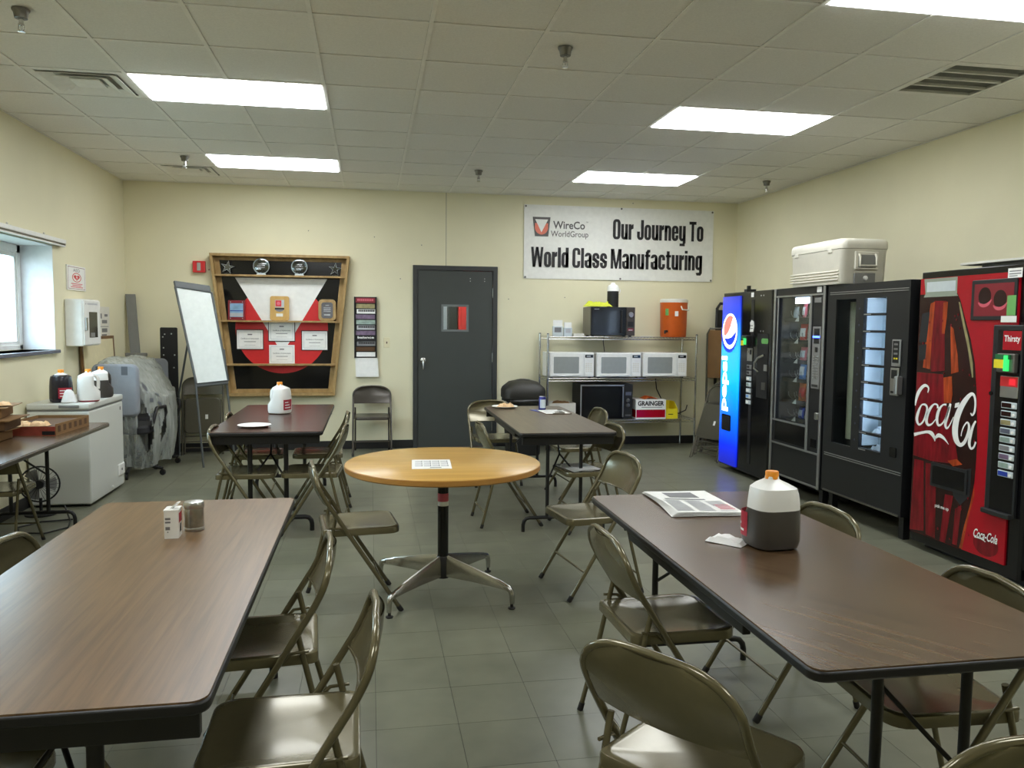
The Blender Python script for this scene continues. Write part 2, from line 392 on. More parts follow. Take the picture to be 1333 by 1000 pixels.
# back wall with the doorway cut out
DX0, DX1, DZ = .4968, 1.5128, 2.184
wb = MB().prism_y([(XL-.3, 0), (DX0+.05, 0), (DX0+.05, DZ-.05), (DX1-.05, DZ-.05), (DX1-.05, 0), (XR+.12, 0), (XR+.12, H+.1), (XL-.3, H+.1)], D, D+.14).build('wall_back', 'wall_paint')
struct(wb)
box(.8885, .8925, D-.0012, D+.01, DZ, H).build('panel_seam', 'floor_joint', wb)
for x, z in ((.35, 2.02), (2.35, 1.83), (1.65, 1.8), (-.7, 2.55), (.05, 2.5), (.6, 2.42), (3.2, 3.0)):
    MB().lathe([(.006, 0), (.006, .004)], 8).xf(Matrix.Translation((x, D, z)) @ Matrix.Rotation(PI/2, 4, 'X')).build('screw_hole', 'dull_metal', wb)
# left wall with a window
WY0, WY1, WZ0, WZ1 = 5.15, 7.49, 1.24, 2.135
wl = MB().box(XL-.3, XL, YN-.1, WY0, 0, H+.1).box(XL-.3, XL, WY1, D, 0, H+.1).box(XL-.3, XL, WY0, WY1, 0, WZ0).box(XL-.3, XL, WY0, WY1, WZ1, H+.1).build('wall_left', 'wall_paint')
struct(wl)
rv = MB().box(XL-.26, XL+.002, WY1-.006, WY1, WZ0, WZ1).box(XL-.26, XL+.002, WY0, WY0+.006, WZ0, WZ1).box(XL-.26, XL+.002, WY0, WY1, WZ1-.006, WZ1)
rv.build('window_reveal', 'daylit_reveal_white', wl)  # daylight's pale cast is painted into the liner colour
struct(box(XR, XR+.12, YN-.1, D, 0, H+.1).build('wall_right', 'wall_paint'))
struct(box(XL, XR, YN-.1, YN, 0, H+.1).build('wall_front', 'wall_paint'))
for n, a in (('baseboard_back', (XL+.006, DX0, D-.008, D)), ('baseboard_back', (DX1, XR-.006, D-.008, D)), ('baseboard_left', (XL, XL+.008, YN, D-.008)), ('baseboard_right', (XR-.008, XR, YN, D-.008))):
    struct(box(*a, .001, .1).build(n, 'vinyl_base'))

# window: frame, sash, glass, sill, headrail
w1 = struct(thing('window_1', 'white framed window in a deep reveal on the left wall', 'window', (0, 0, 0))); del w1['category']
fx = XL-.25
fr = MB().box(fx-.05, fx, WY0+.006, WY1-.006, WZ0, WZ0+.045).box(fx-.05, fx, WY0+.006, WY1-.006, WZ1-.08, WZ1-.006).box(fx-.05, fx, WY1-.075, WY1-.006, WZ0, WZ1).box(fx-.05, fx, WY0+.006, WY0+.075, WZ0, WZ1)
fr.build('window_frame', 'white', w1, bevel=.006)
for k in range(2):
    a = WY0+.075+k*((WY1-WY0-.15)/2); b = a+(WY1-WY0-.15)/2
    MB().box(fx-.04, fx-.01, a, a+.03, WZ0+.045, WZ1-.08).box(fx-.04, fx-.01, b-.03, b, WZ0+.045, WZ1-.08).box(fx-.04, fx-.01, a+.03, b-.03, WZ0+.045, WZ0+.075).box(fx-.04, fx-.01, a+.03, b-.03, WZ1-.11, WZ1-.08).build('sash', 'white', w1, bevel=.004)
    box(fx-.028, fx-.024, a+.03, b-.03, WZ0+.075, WZ1-.11).build('pane', 'pane', w1)
box(fx, XL+.035, WY0-.02, WY1+.03, WZ0-.03, WZ0).build('window_sill', 'sill', w1, bevel=.006)
t = thing('blind_headrail', 'white blind headrail mounted along the top of the window', 'blind rail', (XL, 0, 0))
box(.002, .05, 4.95, 7.68, 2.165, 2.2).build('rail', 'white', t, bevel=.004)
box(.008, .044, 4.95, 7.675, 2.148, 2.165).build('rail_channel', 'dull_metal', t)
box(.03, .052, 4.95, 7.66, 2.136, 2.149).build('valance_strip', 'white', t, bevel=.003)
for y in (5.4, 6.0, 6.63, 7.32):
    MB().box(0, .03, y-.012, y+.012, 2.2, 2.206).box(0, .004, y-.012, y+.012, 2.2, 2.225).build('bracket', 'steel', t)
# outside: lawn and hills
struct(MB().box(-120, -3.2, -60, 140, -1.2, -1.0).build('ground_outside', 'grass'))
hm = MB()
def hill(u, v): return (-95-10*v, -40+u*180, -1.5+v*(7+3*math.sin(u*9)+2*math.sin(u*23)))
hm.grid(hill, 40, 4); struct(hm.build('hills', 'grass', smooth=60))

# door
d1 = struct(thing('door_1', 'dark grey metal door with a small square window', 'door', (0, D, 0))); del d1['category']
MB().prism_y([(DX0, 0), (DX0+.055, 0), (DX0+.055, DZ-.055), (DX1-.055, DZ-.055), (DX1-.055, 0), (DX1, 0), (DX1, DZ), (DX0, DZ)], -.02, .13).build('door_frame', 'frame_grey', d1, bevel=.004)
lx0, lx1, lz1 = DX0+.058, DX1-.058, DZ-.058
wx0, wx1, wz0, wz1 = .862, 1.14, 1.425, 1.70
lf = MB().box(lx0, wx0, .0, .045, .008, lz1).box(wx1, lx1, .0, .045, .008, lz1).box(wx0, wx1, .0, .045, .008, wz0).box(wx0, wx1, .0, .045, wz1, lz1).build('door_leaf', 'door_grey', d1)
MB().box(wx0-.025, wx1+.025, -.008, .0, wz0-.025, wz0).box(wx0-.025, wx1+.025, -.008, .0, wz1, wz1+.025).box(wx0-.025, wx0, -.008, 0, wz0, wz1).box(wx1, wx1+.025, -.008, 0, wz0, wz1).build('window_trim', 'trim_grey', lf)
box(wx0, wx1, .02, .024, wz0, wz1).build('pane', 'pane', lf)
h = MB().lathe([(.034, 0), (.034, .012), (.02, .016), (.014, .05)], 20).xf(Matrix.Translation((.618, 0, 1.055)) @ Matrix.Rotation(PI/2, 4, 'X')).build('door_handle', 'chrome', d1, 40)
MB().tube([(.618, -.05, 1.055), (.619, -.056, 1.03), (.62, -.058, .95)], [.011, .012, .008], 10).build('lever', 'chrome', h, 50)
for z in (.25, 1.09, 1.87): MB().bar((lx1+.004, -.006, z-.055), (lx1+.004, -.006, z+.055), .008).build('hinge', 'steel', d1, 50)
for x in (1.183, 1.356):
    for dz in (-.018, .012): MB().lathe([(.006, 0), (.006, .003)], 8).xf(Matrix.Translation((x, 0, 2.025+dz)) @ Matrix.Rotation(PI/2, 4, 'X')).build('bolt', 'steel', d1)
# what the door window looks into
struct(MB().box(-.4, 3.2, D+1.9, D+2.0, 0, 2.6).box(-.5, -.4, D+.14, D+2.0, 0, 2.6).box(3.1, 3.2, D+.14, D+2.0, 0, 2.6).build('wall_corridor', 'daylit_reveal_white'))
struct(box(-.5, 3.2, D+.14, D+2.0, 2.6, 2.7).build('ceiling_corridor', 'daylit_reveal_white'))
t = thing('steel_locker', 'tall red locker seen through the small door window', 'locker', (1.2, D+1.45, 0)); box(0, .55, 0, .4, 0, 2.1).build('body', 'red', t, bevel=.01)
box(.04, .51, -.012, 0, .1, 2.0).build('door', 'red', t, bevel=.004)
t = thing('dark_column', 'dark post seen beside the red locker through door window', 'post', (1.075, D+1.5, 0)); box(0, .115, 0, .3, 0, 2.3).build('shaft', 'soft_black', t, bevel=.01)
t = thing('ceiling_light', 'added unseen light panel brightening the corridor behind the door', 'light', (1.2, D+.8, 2.56)); box(-.62, .62, -.32, .32, .02, .04).build('frame', 'white', t); box(-.6, .6, -.3, .3, .012, .02).build('diffuser', 'diffuser', t)  # unseen lamp added to light what shows through the door window

# ceiling: slab, tees, tiles, fixtures
T = .6096; GX, GY = .3161, 3.6376
ceil = struct(box(XL-.3, XR+.12, YN-.1, D+.14, H+.06, H+.16).build('ceiling', 'plenum'))
ti = MB().box(-T/2+.012, T/2-.012, -T/2+.012, T/2-.012, .004, .022).mesh('ceiling_tile'); ti.materials.append(MATS['ceiling_tile'])
LIGHTS = [(-3, 3), (-3, 7), (3, 3), (3, 7), (3, -1), (-3, -1), (-3, -5), (3, -5)]
VENTS = [(-4, 3), (-4, 8)]; GRILLE = (5, 1)
taken = {GRILLE} | set(VENTS)
for i, j in LIGHTS: taken |= {(i, j), (i+1, j)}
xs = [XL]+[GX+i*T for i in range(-4, 7)]+[XR]; ys = [YN]+[GY+j*T for j in range(-9, 10)]+[D]
for a in range(len(xs)-1):
    for b in range(len(ys)-1):
        i, j = a-5, b-10
        if (i, j) in taken: continue
        x0, x1, y0, y1 = xs[a], xs[a+1], ys[b], ys[b+1]
        if abs(x1-x0-T) < .01 and abs(y1-y0-T) < .001: share('ceiling_panel', ti, ceil, ((x0+x1)/2, (y0+y1)/2, H))
        else:
            o = box(x0+.012, x1-.012, y0+.012, y1-.012, H+.004, H+.022).build('ceiling_panel', 'ceiling_tile', ceil)
for a, x in enumerate(xs):
    y0 = YN
    for (i, j) in sorted([l for l in LIGHTS if l[0]+1 == a-5], key=lambda l: l[1])+[(0, 99)]:
        y1 = min(GY+j*T, D); box(max(x-.0115, XL), min(x+.0115, XR), y0, y1, H-.002, H+.003).build('main_tee', 'ceiling_tee', ceil); y0 = y1+T
for b, y in enumerate(ys):
    for a in range(len(xs)-1):
        box(xs[a]+.0125, xs[a+1]-.0125, max(y-.0105, YN), min(y+.0105, D), H-.0005, H+.003).build('cross_tee', 'ceiling_tee', ceil)
LAB = {(-3, 3): 'large lit troffer beside the square vent, left of centre', (-3, 7): 'lit troffer near back wall above the award board', (3, 3): 'lit troffer in the middle of the right ceiling half',
       (3, 7): 'lit troffer near back wall above the banner', (3, -1): 'lit troffer cut off by the top right corner', (-3, -1): 'lit troffer overhead left, above the picture frame',
       (-3, -5): 'rear lit troffer behind viewer on the left', (3, -5): 'rear lit troffer behind viewer on the right'}
def fixture(i, j):
    x0, y0 = GX+i*T, GY+j*T
    t = thing('ceiling_light', LAB[(i, j)], 'light', (x0+T, y0+T/2, H), 0, 'ceiling troffers')
    a, b = T-.012, T/2-.011
    MB().box(-a, a, -b, -b+.012, 0.002, .05).box(-a, a, b-.012, b, 0.002, .05).box(-a, -a+.012, -b+.012, b-.012, 0.002, .05).box(a-.012, a, -b+.012, b-.012, 0.002, .05).build('frame', 'white', t)
    box(-a+.012, a-.012, -b+.012, b-.012, -.008, .014).build('diffuser', 'diffuser', t)
for i, j in LIGHTS: fixture(i, j)
def vent(i, j, label):
    t = thing('ceiling_vent', label, 'vent', (GX+i*T+T/2, GY+j*T+T/2, H), 0, 'square ceiling diffusers')
    box(-.29, .29, -.29, .29, .025, .045).build('duct_plate', 'vent_back', t)
    for k, (a, za, b, zb) in enumerate(((.292, .003, .245, .006), (.235, -.004, .17, .022), (.16, -.004, .1, .022))):
        m_ = MB(); q = lambda s, z: [(-s, -s, z), (s, -s, z), (s, s, z), (-s, s, z)]
        m_.rings([q(a, za), q(a, za+.004), q(b, zb+.004), q(b, zb), q(a, za)], False, False)
        m_.build('louver_ring', 'ceiling_tee', t)
    box(-.09, .09, -.09, .09, .003, .01).build('centre_plate', 'ceiling_tee', t)
vent(-4, 3, 'square ceiling diffuser left of the large lit troffer'); vent(-4, 8, 'square ceiling diffuser close to the back wall, behind a sprinkler')
t = thing('return_grille', 'grey slatted return air grille in ceiling at right', 'vent', (GX+5*T+T/2, GY+T+T/2, H))
box(-.29, .29, -.29, .29, .0185, .045).build('duct_plate', 'vent_back', t)
MB().box(-.292, .292, -.292, -.265, 0, .02).box(-.292, .292, .265, .292, 0, .02).box(-.292, -.265, -.265, .265, 0, .02).box(.265, .292, -.265, .265, 0, .02).build('grille_frame', 'ceiling_tee', t)
for k in range(3): box(-.265, .265, -.137+k*.133-.004, -.137+k*.133+.004, -.001, .02).build('divider', 'ceiling_tee', t)
for k in range(38):
    y = -.26+k*.014
    MB().add([(-.265, y, .003), (.265, y, .003), (.265, y+.0112, .008), (-.265, y+.0112, .008)], [(0, 3, 2, 1)]).build('slat', 'grille_slat', t)
SP = [((-1.715, 4.475), 'ceiling sprinkler in the top left corner of picture'), ((1.081, 4.463), 'large ceiling sprinkler near the top centre'), ((-1.715, 8.05), 'ceiling sprinkler in front of the far square diffuser'),
      ((1.083, 8.12), 'small ceiling sprinkler above the door'), ((4.17, 8.026), 'small ceiling sprinkler by the right wall')]
def sprinkler(p, label):
    t = thing('sprinkler', label, 'sprinkler', (p[0], p[1], H), 0, 'ceiling sprinklers')
    MB().lathe([(.042, -.001), (.042, -.006), (.034, -.02), (.03, -.045), (.02, -.047), (.012, -.046)], 18).build('escutcheon', 'dull_metal', t, 40)
    MB().lathe([(.011, -.046), (.011, -.07), (.014, -.072), (.014, -.08), (.006, -.082), (.005, -.1)], 12).build('body', 'chrome', t, 40)
    MB().tube([(.012, 0, -.078), (.014, 0, -.095), (.004, 0, -.108)], .0025, 6).tube([(-.012, 0, -.078), (-.014, 0, -.095), (-.004, 0, -.108)], .0025, 6).build('yoke', 'chrome', t, 60)
    MB().lathe([(.004, -.104), (.018, -.109), (.018, -.111), (.003, -.112)], 14).build('deflector', 'chrome', t, 40)
for p_, l_ in SP: sprinkler(p_, l_)

# ================================================================== FOLDING TABLES
TH = .737
def folding_table(name_label, x, y, top='walnut', w=.762, l=1.83, dx=0, group='brown folding tables', apron=True, fb=.3, edge='table_black', lr=.0135, ends=True):
    t = thing('folding_table', name_label, 'table', (x, y, 0), 0, group)
    hw, hl = w/2, l/2
    MB().prism_z(rrect(-hw+.004, hw-.004, -hl+.004, hl-.004, .035), TH-.004, TH).build('laminate_top', top, t)
    MB().prism_z(rrect(-hw, hw, -hl, hl, .038), TH-.03, TH-.0035).build('edge_band', edge, t, 30, bevel=.006)
    if apron:
        for s in (-1, 1):
            box(s*(hw-.05)-.012, s*(hw-.05)+.012, -hl+.42, hl-.42, TH-.085, TH-.03).build('side_apron', 'table_black', t, bevel=.003)
            if ends: box(-hw+.022, hw-.022, s*(hl-.04)-.012, s*(hl-.04)+.012, TH-.09, TH-.03).build('end_apron', 'table_black', t, bevel=.003)
    for s in (-1, 1):
        yl = s*(hl-.145)
        for e in (-1, 1):
            MB().bar((dx+e*.124, yl, .1), (dx+e*.124, yl, TH-.03), lr, 12).build('leg', 'table_black', t, 50)
        f = [(-fb, yl, .0), (-fb, yl, .05), (-fb+.006, yl, .075), (-fb+.022, yl, .094), (-fb+.045, yl, .1), (.255, yl, .1), (.278, yl, .094), (.294, yl, .075), (.3, yl, .05), (.3, yl, 0)]
        MB().tube([(a+dx, b, c) for a, b, c in f], lr, 10).build('foot_bar', 'table_black', t, 50)
        yb = s*(hl-.42)
        br = MB().bar((dx, yb, TH-.04), (dx, s*(hl-.3), TH-.2), .007, 8)
        for e in (-1, 1): br.tube([(dx, s*(hl-.3), TH-.2), (dx+e*.09, s*(hl-.18), TH-.32), (dx+e*.124, yl, TH-.36)], .007, 8)
        br.build('brace', 'table_black', t, 50)
    return t
folding_table('long walnut table at front left holding the salt carton', -.708, 2.575, 'walnut', .768, 1.9, lr=.018)
folding_table('long walnut table at front right holding newspaper and half-full jug', 1.347, 2.475, 'walnut_dark', .766, 1.83, ends=False)
folding_table('dark table at back left holding the white milk jug and plate', -.72, 6.615, 'walnut_red', .775, 1.89, lr=.017)
folding_table('greyish table at back right holding the can and clipboard', 1.382, 6.33, 'grey_walnut', .71, 1.83)
folding_table('folding table against left wall carrying the cardboard trays', -2.293, 5.43, 'walnut_dark', .755, 1.83, dx=-.14, apron=False, fb=.22, edge='chair_brown')

# ================================================================== FOLDING CHAIRS
def tube_y(h):
    if h <= .58: return .20-.37/.58*h
    return -.17-.638*(h-.58)+1.52*(h-.58)**2
def tube_x(h):
    if h <= .655: return .215
    s = min(1, (h-.655)/.1); return .075+.14*math.sqrt(max(0, 1-s*s))
def seat_mesh():
    m_ = MB(); rings = []
    base = []
    for cx, cy, r, a0 in ((.135, .14, .06, 0), (-.135, .14, .06, 90), (-.16, -.165, .03, 180), (.16, -.165, .03, 270)):
        for i in range(6):
            a = R(a0+90*i/5); base.append((cx+r*math.cos(a), cy+r*math.sin(a)))
    for k, z in ((1.0, .408), (1.0, .432), (.985, .440), (.955, .443), (.88, .441), (.6, .436), (.2, .434)):
        rings.append([(x*k, y*k, z) for x, y in base])
    return m_.rings(rings, False, True)
def make_chair(label, paint='chair_paint'):
    t = thing('folding_chair', label, 'chair', (0, 0, 0), 0, 'metal folding chairs')
    side = [(0.215, tube_y(h), h) for h in (.012, .15, .3, .45, .55, .6, .64)]
    arc = []
    for i in range(0, 9):
        a = R(i*90/8); h = .655+.098*math.sin(a); arc.append((.075+.14*math.cos(a), tube_y(h), h))
    right = side+arc; left = [(-x, y, z) for x, y, z in reversed(right)]
    MB().tube(right+[(0, tube_y(.757)-.004, .757)]+left, .0112, 8).build('front_frame', paint, t, 60)
    # back panel
    def back(u, v):
        h = .565+v*.188; x = (tube_x(h)-.002)*(2*u-1); bow = .03*(1-(2*u-1)**2)*(1-.35*v)
        return (x, tube_y(h)-bow, h)
    m_ = MB().grid(back, 10, 6); o = len(m_.v)
    m_.grid(lambda u, v: (back(u, v)[0], back(u, v)[1]-.005, back(u, v)[2]), 10, 6)
    bp = m_.build('backrest', paint, t, 60)
    MB().tube([back(i/10, 0) for i in range(11)], .0042, 6).build('rolled_edge', paint, bp, 60)
    seat_mesh().build('seat', paint, t, 35)
    for s in (-1, 1):
        MB().tube([(s*.192, tube_y(.52)+.004, .52), (s*.193, -.185, .27), (s*.197, -.252, .012)], .0098, 8).build('rear_leg', paint, t, 60)
        MB().tube([(s*.203, tube_y(.40), .395), (s*.2, -.11, .45), (s*.2, -.165, .485-.03)], .0058, 6).build('hinge_link', paint, t, 60)
        MB().bar((s*.215, tube_y(0), 0), (s*.215, tube_y(.028), .028), .0135, 8).build('foot_cap', 'rubber', t, 60)
        MB().bar((s*.197, -.2555, 0), (s*.197, -.246, .03), .012, 8).build('foot_cap', 'rubber', t, 60)
    MB().bar((-.215, tube_y(.15), .15), (.215, tube_y(.15), .15), .0065, 6).build('front_stretcher', paint, t, 60)
    MB().bar((-.195, -.228, .11), (.195, -.228, .11), .0065, 6).build('rear_stretcher', paint, t, 60)
    return t
PX, MX, MY, PY = -PI/2, PI/2, PI, 0    # facing +x, -x, -y, +y
CH = [
 (1.06, 2.715, PX+R(2), 'olive folding chair tucked under the aisle side of the newspaper table'),
 (.815, 1.80, R(-54), 'big olive folding chair at bottom centre seen from behind'),
 (1.62, 2.93, MX+R(3), 'olive folding chair behind the half-full jug, on the vending side'),
 (1.60, 2.05, MX+R(-3), 'olive folding chair at the right frame edge, seat under the newspaper table'),
 (1.21, 1.437, PY, 'olive folding chair back cut off by the bottom right corner'),
 (-.375, 2.72, MX+R(4), 'olive folding chair beside the salt carton table, the farther of two'),
 (-.225, 2.075, MX+R(1), 'olive folding chair at front left table, nearest with glossy seat'),
 (-.985, 2.86, PX+R(-3), 'olive folding chair whose rounded back shows at left frame edge'),
 (-.965, 1.9, PX, 'olive folding chair seat showing beneath the bottom left table corner'),
 (-.07, 4.28, PX+R(7), 'olive folding chair left of the round maple table'),
 (1.215, 4.33, MX+R(9), 'olive folding chair right of the round table with bluish shine on back'),
 (1.04, 5.9, PX+R(3), 'olive folding chair just behind the round table, at the grey table'),
 (1.15, 7.36, MY+R(4), 'pale folding chair at far end of clipboard table, facing viewer'),
 (1.77, 6.76, MX+R(4), 'far folding chair in front of the dark lower microwave'),
 (1.56, 5.66, MX+R(6), 'folding chair holding papers at near right of the clipboard table'),
 (-.865, 5.87, PX, 'near left folding chair at the milk jug table, reddish reflection on seat'),
 (-.895, 6.68, PX+R(2), 'far left folding chair at the milk jug table'),
 (-.415, 5.86, MX+R(-4), 'near right folding chair at the milk jug table'),
 (-.425, 6.68, MX+R(2), 'far right folding chair at the milk jug table'),
]
proto = None
for x, y, rz, lab in CH:
    if proto is None: proto = make_chair(lab); proto.location = (x, y, 0); proto.rotation_euler[2] = rz
    else: dup(proto, (x, y, 0), rz, lab)
lc = dup(proto, (-2.4, 5.63, 0), 0, 'low folding chair pushed fully beneath the cardboard tray table'); lc.scale = (.92, .92, .92)
wc = make_chair('dark brown folding chair standing against the back wall', 'chair_brown'); wc.location = (.015, 9.2, 0); wc.rotation_euler[2] = MY
# papers on a chair seat
t = thing('paper_stack', 'loose folded papers lying on the chair by the clipboard table', 'papers', (1.5, 5.62, .444), R(12))
for k in range(3): MB().grid(lambda u, v: (-.1+.2*u+.01*k, -.14+.27*v, .001+.004*k+.006*math.sin(u*5+k)**2), 6, 4).build('sheet', 'paper', t, 60)

# ================================================================== ROUND TABLE
t = thing('round_table', 'round maple pedestal table in the centre of room', 'table', (.392, 4.335, 0))
MB().lathe([(0.001, TH-.004), (.53, TH-.004), (.531, TH-.002), (.528, TH), (.001, TH)], 72).build('table_top', 'maple', t, 40)
MB().lathe([(.5, TH-.034), (.528, TH-.034), (.534, TH-.028), (.534, TH-.005), (.53, TH-.004), (.5, TH-.004)], 72).build('edge_band', 'maple_edge', t, 40)
MB().lathe([(.03, .13), (.03, TH-.034)], 24).build('column', 'gloss_black', t, 40)
MB().lathe([(.0303, .505), (.0303, .565)], 24).build('tape_wrap', 'pink', t, 40)
MB().lathe([(.0305, .495), (.0305, .52)], 24).build('tape_label', 'paper', t, 40)
MB().lathe([(.16, TH-.045), (.16, TH-.034)], 24).build('mounting_plate', 'black', t, 40)
MB().lathe([(.034, .09), (.036, .1), (.036, .205), (.031, .212)], 20).build('hub', 'black', t, 40)
for k, a in enumerate((47, 137, 227, 317)):
    a = R(a+1)
    prof = [(.028, .216, .1, .014), (.06, .21, .1, .014), (.2, .18, .103, .0135), (.34, .148, .1, .013), (.41, .13, .096, .0125), (.43, .122, .092, .012)]
    rings = []
    for r_, zt, zb, w_ in prof: rings.append([(r_, -w_, zb), (r_, w_, zb), (r_, w_*.9, (zt+zb)/2+.3*(zt-zb)), (r_, w_*.4, zt), (r_, -w_*.4, zt), (r_, -w_*.9, (zt+zb)/2+.3*(zt-zb))])
    leg = MB().rings(rings).tube([(.41, 0, .112), (.432, 0, .107), (.448, 0, .092), (.454, 0, .07), (.455, 0, .028)], [.0155, .016, .0155, .0145, .0125], 10).xf(Matrix.Rotation(a, 4, 'Z')).build('star_leg', 'cast_metal', t, 45)
    MB().lathe([(.018, 0), (.02, .006), (.008, .01), (.008, .03)], 14, (.452*math.cos(a), .452*math.sin(a), 0)).build('glide', 'rubber', leg, 40)
p_ = thing('printed_notice', 'white sheet printed with boxes lying on the round table', 'paper', (.322, 4.27, TH), R(-3))
MB().box(-.105, .105, -.14, .14, 0.0003, .0012).build('sheet', 'paper', p_)
m_ = MB(); m2 = MB()
for i in range(4):
    for j in range(3):
        x0, y0 = -.088+i*.046, -.07+j*.062
        for k in range(4): m_.face_z([(x0, y0+k*.012), (x0+.034, y0+k*.012), (x0+.034, y0+k*.012+.006), (x0, y0+k*.012+.006)], .0014)
        m2.face_z([(x0+.035, y0), (x0+.039, y0), (x0+.039, y0+.05), (x0+.035, y0+.05)], .0014)
m_.build('printing', 'pale_ink', p_); m2.build('box_rules', 'grey_ink', p_)
MB().face_z([(-.01, -.115), (.05, -.115), (.05, -.1), (-.01, -.1)], .0014).build('logo_print', 'ink', p_)

# ================================================================== JUGS AND TABLE ITEMS
JP = [(.066, 0), (.08, .008), (.0855, .03), (.085, .08), (.0835, .13), (.0815, .16), (.0785, .188), (.073, .209), (.05, .222), (.03, .231), (.021, .237), (.02, .246)]
def sst(a, b, x): t_ = min(1, max(0, (x-a)/(b-a))); return t_*t_*(3-2*t_)
def grip(m_, sc):   # the corner that makes room for the moulded handle
    out = []
    for x, y, z in m_.v:
        q = sst(.09, .13, z/sc)*(1-sst(.2, .236, z/sc)); out.append((x*(1-.5*q) if x > 0 else x, y, z))
    m_.v = out; return m_
def ring_at(prof, zc):
    for (r0, z0), (r1, z1) in zip(prof, prof[1:]):
        if z0 <= zc <= z1: return r0+(r1-r0)*(zc-z0)/max(1e-6, z1-z0)
def jug(label, x, y, z, rz, fill=0, body='jug_milk', liquid='tea', lab=True, sc=1.0, round_=3.6, la=-90):
    t = thing('gallon_jug', label, 'jug', (x, y, z), rz, 'plastic gallon jugs')
    hi = JP; lo = None
    if fill:
        rf = ring_at(JP, fill); lo = [p for p in JP if p[1] < fill]+[(rf, fill)]; hi = [(rf, fill)]+[p for p in JP if p[1] > fill]
        grip(MB().lathe([(a*sc, b*sc) for a, b in lo], 28, sq=round_), sc).build('drink_fill', liquid, t, 40)
    grip(MB().lathe([(a*sc, b*sc) for a, b in hi], 28, sq=round_), sc).build('body', body, t, 40)
    MB().lathe([(.0225*sc, .236*sc), (.0225*sc, .26*sc), (.0205*sc, .263*sc)], 20).build('cap', 'orange_cap', t, 40)
    MB().tube([(.03*sc, 0, .216*sc), (.055*sc, 0, .206*sc), (.07*sc, 0, .185*sc), (.073*sc, 0, .15*sc), (.07*sc, 0, .1*sc)], [.013*sc]*5, 10).build('handle', body if fill < .15 else liquid, t, 60)
    if lab:
        def lb(u, v):
            a = R(la-35+70*u); x_, y_ = math.cos(a), math.sin(a); k = (abs(x_)**round_+abs(y_)**round_)**(-1/round_)
            return (.0862*sc*x_*k, .0862*sc*y_*k, (.035+.085*v)*sc)
        lo_ = MB().grid(lb, 8, 2).build('label', 'label_red', t, 60)
        m_ = MB()
        for k in range(3):
            def ls(u, v, k=k):
                a = R(la-28+(50-12*k)*u); x_, y_ = math.cos(a), math.sin(a); q = (abs(x_)**round_+abs(y_)**round_)**(-1/round_)
                return (.0867*sc*x_*q, .0867*sc*y_*q, (.05+.022*k+.008*v)*sc)
            m_.grid(ls, 6, 1)
        m_.build('label_print', 'paper', lo_)
    return t
jug('gallon jug half full of dark tea on the newspaper table', 1.365, 2.52, TH, R(95), .138, 'jug_milk', 'tea_film', True, la=50)
jug('white gallon milk jug with orange cap on back left table', -.745, 6.83, TH, R(160), 0, la=168)
jug('dark gallon jug with red label on the chest freezer', -2.46, 6.94, .835, R(100), .222, 'jug_milk', 'cola_jug', True, 1.0, 2.6, -150)
jug('nearly empty white gallon jug on the chest freezer', -2.275, 7.0, .835, R(20), .012, 'jug_milk', 'label_red', False)
jug('quarter-empty gallon jug of dark tea behind the white one on freezer', -2.29, 7.36, .835, R(40), .15, 'jug_milk', 'tea_film', False)

t = thing('newspaper', 'folded newspaper lying on the front right table', 'newspaper', (1.345, 3.165, TH), R(-4))
def sheet(x0, x1, y0, y1, z, amp, ph, ins=0):
    def f(u, v):
        x = x0+(x1-x0)*u; y = y0+(y1-y0)*v
        return (x+.01*math.sin(v*3+ph), y, z+amp*(.5+.5*math.sin(u*3.1+ph+v*2))*(1-.6*abs(2*v-1)))
    return f
for k in range(5):
    f = sheet(-.155+.004*k, .15-.003*k, -.225+.003*k, .225-.006*k, .002+.0028*k, .006+.001*k, .3*k); MB().grid(f, 8, 10).build('page', 'paper', t, 60)
f = sheet(-.143, .138, -.213, .2, .0145, .0105, 1.2)
def patch(m_, u0, u1, v0, v1): m_.grid(lambda u, v: f(u0+(u1-u0)*u, v0+(v1-v0)*v), 3, 3)
m_ = MB()
for c in range(3):
    for k in range(13):
        if c == 2 and 0 < k < 6: continue
        patch(m_, .05+c*.32, .3+c*.32, .05+k*.036, .065+k*.036)
m_.build('text_columns', 'pale_ink', t, 60)
m_ = MB(); patch(m_, .25, .72, .66, .92); m_.build('photo_print', 'grey_ink', t, 60)
m_ = MB(); patch(m_, .12, .75, .55, .6); m_.build('headline', 'grey_ink', t, 60)
m_ = MB(); [patch(m_, .72, .95, .12+.06*k, .15+.06*k) for k in range(4)]; m_.build('red_advert', 'pink', t, 60)
def crumple(name, label, cat, loc, rz, sx, sy, h, mat, seed, n=8, group=None):
    rnd = random.Random(seed); hs = [[rnd.random() for _ in range(n+1)] for _ in range(n+1)]
    def f(u, v):
        i, j = round(u*n), round(v*n); e = min(u, v, 1-u, 1-v)*2
        return (sx*(u-.5)*(1+.12*hs[i][j]), sy*(v-.5)*(1+.12*hs[j][i]), .001+h*(hs[i][j]*.7+.3)*min(1, e*3+.12))
    m_ = MB().grid(f, n, n); m_.add([(sx*a, sy*b, .0005) for a, b in ((-.45, -.45), (.45, -.45), (.45, .45), (-.45, .45))], [(0, 3, 2, 1)])
    o = m_.build(name, mat, None, 25); o.location = loc; o.rotation_euler[2] = rz
    return tag(o, label, cat, group)
crumple('napkin', 'crumpled paper napkin beside the half-full jug', 'napkin', (1.245, 2.585, TH), R(40), .1, .13, .022, 'tissue', 4)
